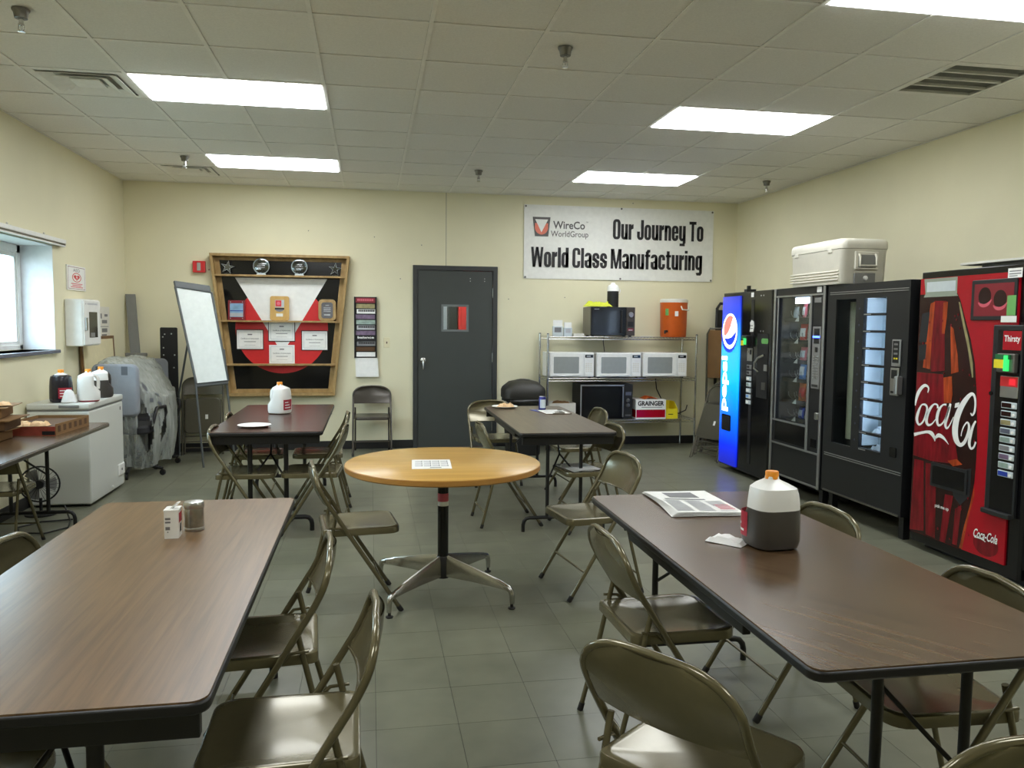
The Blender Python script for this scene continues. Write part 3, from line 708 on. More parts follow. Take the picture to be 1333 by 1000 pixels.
# salt carton and jar
t = thing('salt_carton', 'small white carton with open spout on front left table', 'carton', (-.69, 2.935, TH), R(2)); t.scale = (.93, .93, .87)
MB().prism_z(rrect(-.026, .026, -.036, .036, .006), 0, .108).build('body', 'white', t, 30)
MB().prism_z(rrect(-.027, .027, -.037, .037, .006), .108, .116).build('lid', 'white_gloss', t, 30)
MB().add([(-.01, .0, .116), (.01, .0, .116), (.008, -.03, .142), (-.012, -.03, .142), (-.01, .002, .119), (.01, .002, .119), (.008, -.028, .145), (-.012, -.028, .145)], [(0, 1, 2, 3), (7, 6, 5, 4), (0, 4, 5, 1), (1, 5, 6, 2), (2, 6, 7, 3), (3, 7, 4, 0)]).xf(Matrix.Rotation(R(60), 4, 'Z')).build('spout', 'white_gloss', t)
MB().rect_y(-.021, -.002, .076, .085, -.0364).rect_y(-.021, -.002, .063, .07, -.0364).rect_y(-.02, -.004, .035, .048, -.0364).rect_y(-.014, -.01, .024, .029, -.0364).build('side_print', 'grey_ink', t)
MB().add([(.0264, -.028, .06), (.0264, .028, .06), (.0264, .028, .1), (.0264, -.028, .1)], [(0, 1, 2, 3)]).build('front_print', 'label_red', t)
MB().add([(.0264, -.015, .02), (.0264, .018, .02), (.0264, .012, .055), (.0264, -.008, .055)], [(0, 1, 2, 3)]).build('figure_print', 'ink', t)
t = thing('sugar_jar', 'squat grey jar with shiny metal lid behind the carton', 'jar', (-.637, 3.02, TH)); t.scale = (.87, .87, .92)
MB().lathe([(.036, 0), (.039, .004), (.039, .085), (.037, .092)], 28).build('body', 'jar_body', t, 40)
MB().lathe([(.0395, .0), (.0405, .003), (.0405, .012), (.0395, .014)], 28).build('base_ring', 'steel', t, 40)
MB().lathe([(.04, .09), (.0415, .092), (.0415, .108), (.038, .114), (.01, .118)], 28).build('lid', 'steel', t, 40)
# plates, can, clipboard
def plate(label, x, y, r=.118):
    t = thing('paper_plate', label, 'plate', (x, y, TH), 0, 'paper plates')
    MB().lathe([(r*.62, .0005), (r*.7, .004), (r*.98, .018), (r, .0175), (r*.72, .002)], 36).build('rim', 'paper', t, 60)
    MB().lathe([(.001, .0004), (r*.66, .0004), (r*.66, .003), (.001, .003)], 36).build('base', 'paper', t, 60)
    return t
plate('empty white paper plate on the back left table', -.83, 5.96)
plate('paper plate with a leftover roll on the far grey table', 1.2, 7.1)
o = crumple('bread_roll', 'half eaten roll on the paper plate by the door', 'bread', (1.21, 7.1, TH+.004), .3, .15, .1, .045, 'bread', 9)
t = thing('soda_can', 'silver and blue drink can on the far grey table', 'can', (1.505, 6.9, TH))
MB().lathe([(.026, 0), (.033, .006), (.033, .105), (.028, .118)], 24).build('body', 'can_blue', t, 40)
MB().lathe([(.0275, .118), (.029, .121), (.026, .119), (.001, .117)], 24).build('lid', 'steel', t, 40)
MB().grid(lambda u, v: (.0334*math.cos(R(-140+100*u)), .0334*math.sin(R(-140+100*u)), .02+.075*v), 8, 1).build('label', 'acrylic', t, 60)
t = thing('clipboard', 'clipboard with white form on the far grey table', 'clipboard', (1.565, 6.7, TH), R(4))
MB().prism_z(rrect(-.115, .115, -.16, .16, .012), .0003, .004).build('board', 'cardboard_dark', t)
box(-.108, .108, -.14, .15, .004, .0055).build('form', 'paper', t)
m_ = MB(); [m_.face_z([(-.09, .1-.03*k), (.02, .1-.03*k), (.02, .106-.03*k), (-.09, .106-.03*k)], .0057) for k in range(6)]; m_.build('printing', 'pale_ink', t)
MB().box(-.05, .05, -.155, -.13, .004, .012).tube([(-.03, -.14, .01), (-.03, -.15, .024), (.03, -.15, .024), (.03, -.14, .01)], .003, 6).build('clip', 'steel', t, 50)
t = thing('key_ring', 'small bunch of dark keys on the clipboard', 'keys', (1.6, 6.63, TH+.006))
MB().tube([(.02*math.cos(R(30*i)), .02*math.sin(R(30*i)), .022) for i in range(12)], .003, 6, closed=True).build('ring', 'dull_metal', t, 60)
for k in range(4):
    a = R(80*k+20); MB().prism_z([(0, -.009), (.016, -.009), (.02, -.003), (.05, -.003), (.05, .003), (.02, .003), (.016, .009), (0, .009)], .002+.003*k, .005+.003*k).xf(Matrix.Rotation(a, 4, 'Z')).build('key', 'dull_metal', t)
t = thing('blue_booklet', 'flat blue booklet under the edge of the clipboard', 'booklet', (1.46, 6.83, TH), R(15))
box(-.05, .05, -.08, .08, .0003, .003).build('cover', 'blue', t)

# ================================================================== VENDING MACHINES
# local frame of a machine: x = left to right seen from the room, y = into the machine, z up
XF = 3.65; DEP = .88; FR = -PI/2
def shell(t, w, z0, z1, hole, name='cabinet', mat='machine_black', th=.03, front=.03):
    """cabinet walls plus a front frame with a hole (x0,x1,z0,z1)"""
    hx0, hx1, hz0, hz1 = hole
    m_ = MB().box(0, th, front, DEP, z0, z1).box(w-th, w, front, DEP, z0, z1).box(th, w-th, front, DEP, z1-th, z1).box(th, w-th, front, DEP, z0, z0+th).box(th, w-th, DEP-th, DEP, z0+th, z1-th)
    m_.box(0, hx0, 0, front, z0, z1).box(hx1, w, 0, front, z0, z1).box(hx0, hx1, 0, front, z0, hz0).box(hx0, hx1, 0, front, hz1, z1)
    return m_.build(name, mat, t)
# ---------------- blue cola machine
PW, PZ = 1.055, 1.838
t = thing('vending_machine', 'tall blue backlit cola vending machine with globe logo', 'vending machine', (XF, 7.885, 0), FR, 'vending machines')
box(.012, PW-.012, .12, DEP, .03, PZ-.01).build('cabinet', 'machine_black', t, bevel=.01)
box(.03, PW-.03, .14, DEP-.03, 0, .03).build('plinth', 'black', t)
dr = MB().prism_z([(0, .12), (0, .02), (.02, 0), (PW-.02, 0), (PW, .02), (PW, .12)], .05, PZ).build('door', 'gloss_black', t, 30, bevel=.004)
blue_m = M('backlit_blue', (14, 60, 220), .25)
nt = blue_m.node_tree; b_ = nt.nodes['Principled BSDF']; tc_ = nt.nodes.new('ShaderNodeTexCoord'); sp_ = nt.nodes.new('ShaderNodeSeparateXYZ'); nt.links.new(tc_.outputs['Object'], sp_.inputs[0])
rp_ = nt.nodes.new('ShaderNodeValToRGB'); mr_ = nt.nodes.new('ShaderNodeMapRange'); mr_.inputs[1].default_value = .05; mr_.inputs[2].default_value = 1.8
nt.links.new(sp_.outputs[2], mr_.inputs[0]); nt.links.new(mr_.outputs[0], rp_.inputs[0])
e_ = rp_.color_ramp.elements; e_[0].position = 0; e_[0].color = lin((10, 20, 130)); e_[1].position = 1; e_[1].color = lin((30, 40, 150))
for ps, cc in ((.12, (10, 34, 190)), (.3, (4, 92, 232)), (.52, (10, 152, 250)), (.7, (40, 150, 252)), (.88, (30, 60, 200))):
    q = e_.new(ps); q.color = lin(cc)
for l in list(b_.inputs['Base Color'].links): nt.links.remove(l)
nt.links.new(rp_.outputs[0], b_.inputs['Base Color']); nt.links.new(rp_.outputs[0], b_.inputs['Emission Color']); b_.inputs['Emission Strength'].default_value = .6
lamp_mat('backlit_white', (250, 252, 255), .8); M('backlit_red', (240, 120, 110), .3, emit=((236, 100, 90), .6)); M('backlit_deep', (16, 40, 160), .3, emit=((16, 50, 190), .6))
pnl = MB().prism_z([(.022, 0), (.022, -.012), (.04, -.018), (.415, -.018), (.425, -.012), (.425, 0)], .07, 1.8).build('light_panel', 'backlit_blue', t, 30)
yy = -.0186
gx, gz, rx, rz_ = .222, 1.455, .163, .172
MB().face_y([(gx+(rx+.018+(.012 if i % 2 else 0))*math.cos(2*PI*i/48)-.012, gz-.03+(rz_+.02+(.014 if i % 2 else 0))*math.sin(2*PI*i/48)) for i in range(48)], yy).build('cap_edge', 'backlit_deep', pnl)
MB().face_y(circle(gx-.005, gz-.012, rx+.006, 48, rz_+.006), yy-.0004).build('cap_shine', 'backlit_white', pnl)
MB().face_y(circle(gx, gz, rx, 48, rz_), yy-.0008).build('globe', 'backlit_white', pnl)
def seg_top(k): return [(gx+.9*rx*math.cos(a), gz+.9*rz_*math.sin(a)) for a in [R(8+x*6.2) for x in range(0, 28)]]
up_ = [(gx+.88*rx*math.cos(R(a)), gz+.88*rz_*math.sin(R(a))) for a in range(62, 205, 8)]+[(gx-.6*rx, gz-.34*rz_), (gx-.2*rx, gz-.1*rz_), (gx+.12*rx, gz+.28*rz_), (gx+.3*rx, gz+.62*rz_)]
lo_ = [(gx+.88*rx*math.cos(R(a)), gz+.88*rz_*math.sin(R(a))) for a in range(212, 362, 8)]+[(gx+.6*rx, gz-.2*rz_), (gx+.2*rx, gz-.42*rz_), (gx-.3*rx, gz-.5*rz_)]
MB().face_y(up_, yy-.0012).build('globe_red', 'backlit_red', pnl); MB().face_y(lo_, yy-.0012).build('globe_blue', 'backlit_deep', pnl)
tm = MB().text('pepsi', .2, 0, 0, 0, width=.57, bold=.006)
tm.v = [(-z*.95+.205, y, x) for x, y, z in tm.v]; tm.f = [f for f in tm.f]
tm.v = [(x-.03, yy-.0006, z+.62) for x, y, z in tm.v]; tm.build('word', 'backlit_white', pnl)
slot = MB().prism_y(rrect(.09, .3, .418, .585, .02), -.021, -.0182).build('delivery_door', 'gloss_black', t); MB().prism_y(rrect(.115, .28, .435, .57, .012), -.0225, -.021).build('delivery_flap', 'soft_black', slot)
box(.645, .7, -.004, 0, .15, PZ-.08).build('seam_strip', 'machine_black', t)
MB().rect_y(.635, .69, 1.78, 1.825, -.005).build('sticker', 'paper', t)
nt_ = MB().prism_y([(.63, 1.445), (.7, 1.445), (.715, 1.5), (.705, 1.545), (.66, 1.56), (.63, 1.53), (.64, 1.5)], -.006, -.0045).build('notice_sticker', 'paper', t)
MB().rect_y(.64, .69, 1.5, 1.508, -.0065).rect_y(.64, .69, 1.475, 1.483, -.0065).build('notice_print', 'grey_ink', nt_)
bv = MB().box(.54, .66, -.05, 0, 1.3, 1.41).build('bill_acceptor', 'black', t, bevel=.008); MB().box(.545, .6, -.056, -.05, 1.31, 1.36).build('bill_mouth', 'yellow', bv); MB().box(.6, .65, -.056, -.05, 1.32, 1.38).build('bill_light', 'hazard_green', bv); MB().box(.55, .64, -.054, -.05, 1.37, 1.4).build('bill_sticker', 'green_tape', bv)
cp = MB().box(.6, .7, -.012, 0, 1.16, 1.285).build('coin_plate', 'steel', t, bevel=.003); MB().box(.665, .685, -.018, -.012, 1.225, 1.27).build('coin_slot', 'black', cp); MB().lathe([(.012, 0), (.012, .01)], 12).xf(Matrix.Translation((.63, -.012, 1.25)) @ Matrix.Rotation(PI/2, 4, 'X')).build('coin_button', 'chrome', cp)
for k in range(7):
    z = 1.1-k*.0575; bt = MB().box(.6, .69, -.014, 0, z-.018, z+.022).build('selection_button', 'acrylic' if k > 1 else 'grey_panel', t, bevel=.004); MB().rect_y(.608, .66, z-.008, z+.014, -.0144).build('flavour_label', ('ink', 'ink', 'paper', 'sage', 'paper', 'sky_blue', 'paper')[k], bt)
lk = MB().box(.79, 1.0, -.004, 0, .82, 1.43).build('service_plate', 'soft_black', t)
MB().prism_y(rrect(.87, 1.0, 1.335, 1.385, .02), -.0055, -.004).build('green_decal', 'sticker_green', lk)
MB().tube([(.83, -.01, 1.07), (.82, -.045, 1.1), (.83, -.05, 1.15), (.88, -.04, 1.2), (.95, -.015, 1.23)], .012, 8).build('hasp', 'chrome', lk, 60)
MB().box(.94, 1.0, -.012, -.004, 1.08, 1.14).build('lock_body', 'steel', lk); MB().box(.9, .97, -.01, -.004, .9, .97).build('coin_return', 'dull_metal', lk)
for x, z in ((.83, 1.79), (.88, 1.79), (.84, 1.452), (.89, 1.452)): MB().lathe([(.007, 0), (.007, .003)], 8).xf(Matrix.Translation((x, 0, z)) @ Matrix.Rotation(PI/2, 4, 'X')).build('rivet', 'steel', t)
MB().box(.27, .33, .1, .2, PZ, PZ+.035).box(.285, .315, .12, .15, PZ+.035, PZ+.07).build('top_hinge', 'black', t)
# ---------------- snack machine
SW, SZ0, SZ1 = .832, .15, 1.838
t = thing('vending_machine', 'black snack vending machine with silver trim and lit glass front', 'vending machine', (XF, 6.787, 0), FR, 'vending machines')
shell(t, SW, SZ0, SZ1, (.075, .6, .66, 1.755))
for x in (.06, SW-.06):
    for y in (.08, DEP-.08): box(x-.025, x+.025, y-.025, y+.025, 0, SZ0).build('leg', 'black', t)
MB().box(.04, SW-.04, .3, .32, .02, SZ0).build('kick_plate', 'soft_black', t)
box(.075, .6, .012, .016, .66, 1.755).build('glass_pane', 'show_pane', t)
MB().box(.625, .63, .03, .6, .66, 1.76).box(.045, .625, .6, .61, .66, 1.76).build('inner_liner', 'machine_black', t)
MB().box(.3, .59, .03, .05, 1.7, 1.75).build('lamp_tube', 'machine_light', t)
MB().box(.606, .62, .034, .05, .7, 1.74).build('hidden_fill_lamp', 'machine_fill_glow', t)  # lamp added out of sight behind the mullion to brighten the snacks
rz0 = [1.565, 1.37, 1.195, 1.03, .835, .68]
for z in rz0:
    tr = MB().box(.08, .595, .06, .58, z-.008, z).build('tray', 'dull_metal', t); MB().box(.08, .595, .055, .06, z-.022, z+.012).build('price_rail', 'black', tr)
    m_ = MB()
    for c in range(5):
        pts = []
        for i in range(40):
            a = i*PI/3.5; pts.append((.13+c*.1+.032*math.cos(a), .07+i*.0115, z+.045+.032*math.sin(a)))
        m_.tube(pts, .0022, 4)
    m_.build('coils', 'steel', t, 60, kind='stuff')
    MB().add([(.26, .052, z-.02), (.33, .052, z-.02), (.33, .052, z+.03)], [(0, 1, 2)]).build('divider_tab', 'off_white', t)
MB().box(0, .028, -.014, 0, SZ0, SZ1).build('silver_rail', 'silver', t, bevel=.004)
MB().box(SW-.03, SW, -.014, 0, SZ0, SZ1).build('silver_rail', 'silver', t, bevel=.004)
MB().box(.06, .075, -.01, 0, .645, 1.77).build('silver_rail', 'silver', t, bevel=.003)
MB().box(.6, .632, -.012, 0, .45, 1.755).build('silver_rail', 'silver', t, bevel=.003)
for z in (SZ0+.005, .435, .645, 1.76): MB().box(.028, SW-.03 if z != .645 else .6, -.01, 0, z, z+.014).build('silver_strip', 'silver', t)
kp = MB().box(.665, .785, -.012, 0, .985, 1.5).build('keypad', 'grey_panel', t, bevel=.004)
MB().box(.69, .77, -.014, -.012, 1.36, 1.485).build('bill_panel', 'black', kp); MB().box(.68, .775, -.018, -.012, 1.408, 1.424).build('display', 'led_blue', kp)
MB().box(.715, .75, -.016, -.012, 1.29, 1.33).build('coin_slot', 'black', kp)
for r_ in range(9):
    for c in range(3): MB().box(.69+c*.028, .71+c*.028, -.015, -.012, 1.245-r_*.022, 1.257-r_*.022).build('key', 'silver', kp)
MB().box(.68, .77, -.014, -.012, 1.0, 1.02).build('change_cup', 'black', kp)
MB().rect_y(.69, .76, 1.785, 1.83, -.0005).build('sticker', 'paper', t); MB().box(.67, .77, -.006, 0, 1.7, 1.74).build('brand_plate', 'grey_panel', t)
MB().box(.76, .8, -.03, 0, .73, .79).build('door_lock', 'steel', t, bevel=.008)
MB().box(.68, .76, -.006, 0, .49, .56).build('coin_return', 'gloss_black', t)
MB().box(.08, .59, -.006, 0, .47, .64).build('delivery_flap', 'gloss_black', t)
# snack bags in the right hand columns
def bag(label, w_, z, mat, h_=.13, wd=.085, d_=.14, tilt=0, mat2=None):
    t_ = thing('snack_bag', label, 'snack', (XF+d_, 6.787-w_, z), FR+R(tilt), 'snacks behind glass')
    def f(sg):
        return lambda u, v: ((u-.5)*wd*(1-.12*math.sin(PI*v)), sg*.022*math.sin(PI*min(1, max(0, v)))**.6*math.sin(PI*u)**.6+.012*(v-.5), h_*v)
    MB().grid(f(-1), 8, 8).grid(f(1), 8, 8).build('pouch', mat, t_, 60)
    if mat2: MB().grid(lambda u, v: ((u-.5)*wd*.7, -.0225*math.sin(PI*(.25+.5*v))**.6*math.sin(PI*(.15+.7*u))**.6-.001+.012*(.25+.5*v-.5), h_*(.25+.5*v)), 6, 4).build('brand_patch', mat2, t_, 60)
bag('red snack bag on top tray of snack machine', .28, 1.568, 'pink', .14, .09, .14, -12, 'paper')
bag('silver crinkled bag at far end of snack top tray', .13, 1.568, 'acrylic', .11, .08)
bag('red and white bag on second snack tray', .27, 1.373, 'snack_red', .15, .1, .14, 10, 'paper')
bag('blue-grey bag on second snack tray beside the red one', .38, 1.373, 'sage', .13, .085)
bag('pale pink bag on third snack tray', .28, 1.198, 'pink', .12, .1, .14, 5, 'acrylic')
bag('light blue chip bag on fourth snack tray', .28, 1.033, 'sky_blue', .15, .11, .14, 0, 'paper')
bag('orange chip bag on fifth snack tray', .27, .838, 'snack_orange', .16, .1, .15, 12, 'snack_red')
bag('red chip bag on fifth snack tray right of the orange', .39, .838, 'snack_red', .14, .09)
bag('small dark blue pack on the lowest snack tray', .28, .683, 'blue', .1, .09, .14, 0, 'acrylic')
bag('white pack on the lowest snack tray', .38, .683, 'acrylic', .1, .08)
# ---------------- carousel food machine
FW, FZ0, FZ1 = 1.0, .17, 1.83
t = thing('vending_machine', 'black carousel food vending machine with nine small windows', 'vending machine', (XF, 5.93, 0), FR, 'vending machines')
m_ = MB(); th = .03
m_.box(0, th, .03, DEP, FZ0, FZ1).box(FW-th, FW, .03, DEP, FZ0, FZ1).box(th, FW-th, .03, DEP, FZ1-th, FZ1).box(th, FW-th, .03, DEP, FZ0, FZ0+th).box(th, FW-th, DEP-th, DEP, FZ0+th, FZ1-th)
a0, a1, b0, b1, z0_, z1_ = .12, .38, .48, .748, .575, 1.717
m_.box(0, a0, 0, .03, FZ0, FZ1).box(a1, b0, 0, .03, FZ0, FZ1).box(b1, FW, 0, .03, FZ0, FZ1)
for p0, p1 in ((a0, a1), (b0, b1)): m_.box(p0, p1, 0, .03, FZ0, z0_).box(p0, p1, 0, .03, z1_, FZ1)
m_.build('cabinet', 'machine_black', t)
for x in (.06, FW-.06):
    for y in (.08, DEP-.08): box(x-.025, x+.025, y-.025, y+.025, 0, FZ0).build('leg', 'black', t)
box(a0, a1, .014, .018, z0_, z1_).build('glass_pane', 'show_pane', t)
MB().lathe([(.07, .6), (.07, 1.7)], 20, (.13, .2, 0)).build('drum', 'cream', t, 40)
MB().box(.03, .97, .5, .51, .2, 1.8).build('inner_liner', 'off_white', t)
n9 = 9; hh = (z1_-z0_)/n9
for k in range(n9):
    z = z0_+k*hh
    pn = box(b0+.008, b1-.008, .02, .023, z+.014, z+hh-.004).build('compartment_door', 'show_pane', t)
    MB().box(b0, b1, -.006, .03, z-.004, z+.014).build('price_bar', 'black', t); MB().box(b0+.015, b0+.1, -.0075, -.006, z+.001, z+.009).build('price_tag', 'silver', t)
    MB().box(b0-.012, b1+.01, .17, .18, z+.001, z+hh-.004).build('compartment_back', 'acrylic', t)
    MB().box(b0-.012, b1+.01, .055, .17, z-.003, z).build('shelf', 'acrylic', t)
MB().box(b0+.02, b1-.02, .034, .05, z1_+.004, z1_+.02).build('lamp_tube', 'machine_light', t); MB().box(.458, .468, .032, .5, .6, 1.72).build('partition', 'acrylic', t); MB().box(.765, .785, .034, .05, .6, 1.7).build('lamp_tube', 'machine_fill_glow', t)  # the vertical tube is a hidden lamp added to brighten the compartments
for z in (1.755, 1.77, .462, .478): MB().box(.035, .985, -.006, 0, z, z+.006).build('silver_strip', 'silver', t)
MB().box(.035, .985, -.01, 0, FZ0, FZ0+.012).build('silver_strip', 'dull_metal', t)
for k in range(9): MB().lathe([(.008, 0), (.008, .002)], 8).xf(Matrix.Translation((.43, 0, .64+k*.125)) @ Matrix.Rotation(PI/2, 4, 'X')).build('rivet', 'sill', t)
kp = MB().box(.845, .935, -.012, 0, 1.225, 1.415).build('keypad', 'silver', t, bevel=.003); MB().box(.857, .924, -.014, -.012, 1.25, 1.405).build('key_panel', 'black', kp)
for k in range(3): MB().box(.872, .912, -.016, -.014, 1.375-k*.033, 1.388-k*.033).build('key', 'grey_panel', kp)
for k in range(2): MB().box(.872+k*.026, .888+k*.026, -.016, -.014, 1.275, 1.287).build('key', 'yellow', kp)
kp = MB().box(.842, .93, -.014, 0, 1.02, 1.215).build('coin_unit', 'steel', t, bevel=.003); MB().box(.855, .915, -.016, -.014, 1.14, 1.2).build('coin_slot', 'black', kp); MB().box(.93, .965, -.05, 0, 1.03, 1.16).build('bill_hood', 'silver', kp, bevel=.008); MB().box(.855, .915, -.016, -.014, 1.035, 1.05).build('coin_mouth', 'black', kp)
MB().prism_y(rrect(.86, .93, .58, .65, .008), -.008, 0).build('coin_return', 'gloss_black', t)
o = crumple('wrapped_sandwich', 'film wrapped item in lowest window of the food machine', 'food', (XF+.12, 5.93-.6, z0_+.003), 0, .11, .13, .05, 'acrylic', 3); 
o = crumple('wrapped_pastry', 'film wrapped item in second lowest window of the food machine', 'food', (XF+.12, 5.93-.6, z0_+hh+.003), .4, .11, .13, .06, 'acrylic', 5)
# ---------------- red cola machine
CW, CZ1 = .945, 1.868
t = thing('vending_machine', 'red cola vending machine with giant bottle picture', 'vending machine', (XF, 4.835, 0), FR, 'vending machines')
box(.01, CW-.01, .12, DEP, .03, CZ1-.01).build('cabinet', 'machine_black', t, bevel=.01)
box(.04, CW-.04, .1, DEP-.03, 0, .06).build('plinth', 'black', t)
MB().prism_z([(-.004, .12), (-.004, .02), (.012, .006), (CW-.012, .006), (CW, .02), (CW, .12)], .05, CZ1).build('door', 'gloss_black', t, 30, bevel=.004)
pc = MB().box(.014, .845, -.006, .006, .115, 1.825).build('picture_panel', 'coke_red', t)
y_ = -.0066
bot = [(.014, 1.72), (.36, 1.718), (.388, 1.675), (.432, 1.569), (.491, 1.434), (.536, 1.29), (.561, 1.136), (.582, .916), (.59, .804), (.59, .691), (.585, .553), (.563, .433), (.536, .276), (.503, .116), (.014, .116)]
MB().face_y(bot, y_).build('bottle', 'coke_brown', pc)
MB().face_y([(.048, 1.822), (.354, 1.822), (.355, 1.713), (.367, 1.702), (.05, 1.701), (.065, 1.723)], y_-.0003).build('bottle_neck', 'coke_glass', pc)
MB().rect_y(.075, .34, 1.735, 1.8, y_-.0005).build('neck_shine', 'acrylic', pc)
polys = {
 'coke_deep': [[(.152, 1.676), (.269, 1.673), (.265, 1.451), (.281, 1.223), (.153, 1.21), (.135, 1.471)], [(.018, 1.2), (.27, 1.2), (.3, 1.02), (.383, .856), (.446, .642), (.196, .623), (.02, .633)],
    [(.034, .608), (.126, .611), (.159, .142), (.02, .12)], [(.145, .601), (.25, .608), (.267, .121), (.178, .125)], [(.339, .431), (.413, .435), (.362, .117), (.311, .117)], [(.435, .357), (.488, .393), (.467, .128), (.426, .128)]],
 'coke_amber': [[(.121, 1.66), (.161, 1.67), (.148, 1.405), (.144, 1.226), (.075, 1.233), (.088, 1.448)], [(.239, 1.663), (.28, 1.667), (.277, 1.57), (.264, 1.462), (.238, 1.461)], [(.312, 1.516), (.342, 1.495), (.391, 1.325), (.404, 1.225), (.34, 1.207)],
    [(.274, 1.179), (.349, 1.194), (.361, 1.077), (.353, 1.022), (.29, 1.016)], [(.587, .53), (.59, .475), (.554, .338), (.512, .12), (.488, .12), (.52, .27), (.567, .433)], [(.348, .649), (.428, .674), (.478, .648), (.399, .622)]],
 'soft_black': [[(.044, 1.594), (.117, 1.605), (.099, 1.403), (.025, 1.402)], [(.023, 1.379), (.1, 1.392), (.096, 1.291), (.033, 1.276)], [(.386, .584), (.556, .639), (.553, .465), (.48, .391), (.413, .435)]],
 'olive_print': [[(.375, 1.665), (.388, 1.66), (.475, 1.434), (.52, 1.29), (.532, 1.2), (.522, 1.195), (.474, 1.371), (.403, 1.569)]]}
for k, (mt, ps) in enumerate(polys.items()):
    for q in ps: MB().face_y(q, y_-.0006-.0002*k).build('bottle_highlight', mt, pc)
rnd = random.Random(5); m_ = MB()
for k in range(46):
    z = rnd.uniform(.15, 1.6); xm = .33+.25*min(1, (1.75-z)/.7); x = rnd.uniform(.05, min(.57, xm)); r_ = rnd.uniform(.003, .007); m_.face_y(circle(x, z, r_, 8, r_*1.5), y_-.0016)
m_.build('droplets', 'coke_deep', pc, kind='stuff')
K = .00065
SC = [[(.135, 1.07, 6), (.142, 1.097, 10), (.126, 1.113, 12), (.099, 1.114, 16), (.065, 1.089, 20), (.037, 1.049, 22), (.023, 1.003, 14), (.019, .972, 6)],
 [(.121, .988, 12), (.082, .982, 8), (.052, .931, 18), (.041, .88, 20), (.064, .848, 12), (.099, .868, 10), (.126, .915, 14), (.137, .965, 14), (.121, .988, 12)],
 [(.237, .976, 14), (.231, .997, 10), (.201, .999, 8), (.168, .969, 16), (.143, .923, 20), (.136, .879, 20), (.155, .857, 14), (.188, .867, 8), (.222, .902, 5)],
 [(.314, 1.008, 10), (.281, 1.002, 8), (.248, .965, 18), (.234, .909, 20), (.248, .869, 14), (.282, .879, 9), (.315, .925, 10), (.34, .999, 12)],
 [(.35, 1.018, 14), (.331, .944, 18), (.313, .885, 18), (.325, .858, 12), (.349, .875, 7), (.382, .936, 4)],
 [(.526, .978, 6), (.539, .966, 10), (.556, .987, 12), (.561, 1.039, 13), (.55, 1.083, 14), (.527, 1.095, 16), (.492, 1.069, 24), (.447, 1.01, 32), (.413, .936, 38), (.401, .858, 40), (.416, .796, 34), (.453, .768, 20), (.489, .793, 18), (.515, .851, 18), (.519, .895, 15), (.502, .916, 9), (.476, .889, 8), (.46, .849, 6), (.456, .824, 5)],
 [(.572, .933, 10), (.553, .901, 14), (.535, .842, 18), (.528, .789, 18), (.544, .76, 12), (.566, .772, 10), (.581, .806, 10)],
 [(.02, .773, 18), (.077, .791, 14), (.148, .809, 14), (.192, .804, 22), (.219, .778, 16), (.225, .757, 3)], [(.221, .776, 10), (.257, .801, 20), (.296, .794, 16), (.326, .776, 9), (.352, .755, 2)]]
m_ = MB()
for st in SC: m_.ribbon([(a, b, c*K) for a, b, c in st], y_-.002)
m_.face_y([(.392, 1.024), (.428, 1.034), (.424, 1.005), (.388, .995)], y_-.002)
m_.build('script_lettering', 'paper', pc)
MB().text('Coca-Cola', .075, .6, .225, y_-.001, width=.19, bold=.0015, shear=.35).ribbon([(.61, .222, .002), (.66, .226, .004), (.7, .216, .002)], y_-.001).build('small_script', 'paper', pc)
MB().text('pick me up', .03, .255, .33, y_-.002, width=.125, bold=.0006).build('slogan', 'paper', pc)
MB().face_y(circle(.7, .2, .1, 28, .07), y_-.0003).build('cap_shadow', 'coke_deep', pc)
dl = MB().prism_y(rrect(.205, .53, .462, .62, .008), -.014, -.006).build('delivery_door', 'black', t); MB().prism_y(rrect(.225, .51, .482, .6, .006), -.0155, -.014).build('delivery_opening', 'gloss_black', dl)
bx = MB().prism_y(rrect(.49, .84, 1.548, 1.79, .01), -.016, -.006).build('showcase_frame', 'black', t, bevel=.003); sc_ = MB().rect_y(.515, .82, 1.572, 1.765, -.0165).build('showcase_picture', 'dark_red', bx)
for cx, cz in ((.6, 1.69), (.72, 1.67)):
    MB().face_y(circle(cx, cz, .05, 24, .055), -.0169).build('bottle_cap', 'coke_brown', bx)
    MB().ribbon([(cx-.05, cz-.035, .003), (cx-.03, cz-.05, .009), (cx, cz-.055, .01), (cx+.03, cz-.045, .009), (cx+.055, cz-.02, .003)], -.0172).build('cap_rim', 'pink', bx)
MB().rect_y(.775, .84, 1.575, 1.69, -.0178).build('green_sticker', 'hazard_green', bx).data.materials[0] = MATS['sticker_green']
MB().rect_y(.735, .85, 1.535, 1.572, -.018).build('white_sticker', 'paper', bx); st_ = MB().rect_y(.77, .875, 1.79, 1.845, -.0178).build('serial_sticker', 'paper', t)
MB().rect_y(.78, .865, 1.825, 1.831, -.0181).rect_y(.78, .865, 1.81, 1.816, -.0181).rect_y(.78, .84, 1.798, 1.803, -.0181).build('serial_print', 'grey_ink', st_)
cpn = MB().prism_y([(.685, .405), (CW-.04, .405), (CW-.04, 1.52), (.685, 1.52)], -.02, .006).build('control_panel', 'machine_black', t, bevel=.006)
MB().box(.725, CW-.05, -.021, -.02, .43, 1.49).build('control_face', 'gloss_black', cpn); MB().box(.69, CW-.04, -.05, -.02, .4, .43).build('control_ledge', 'black', cpn, bevel=.006)
th_ = MB().rect_y(.765, .9, 1.375, 1.485, -.0222).build('thirsty_card', 'coke_red', cpn); MB().text('Thirsty', .05, .775, 1.425, -.0226, width=.115, bold=.001).build('card_lettering', 'paper', th_)
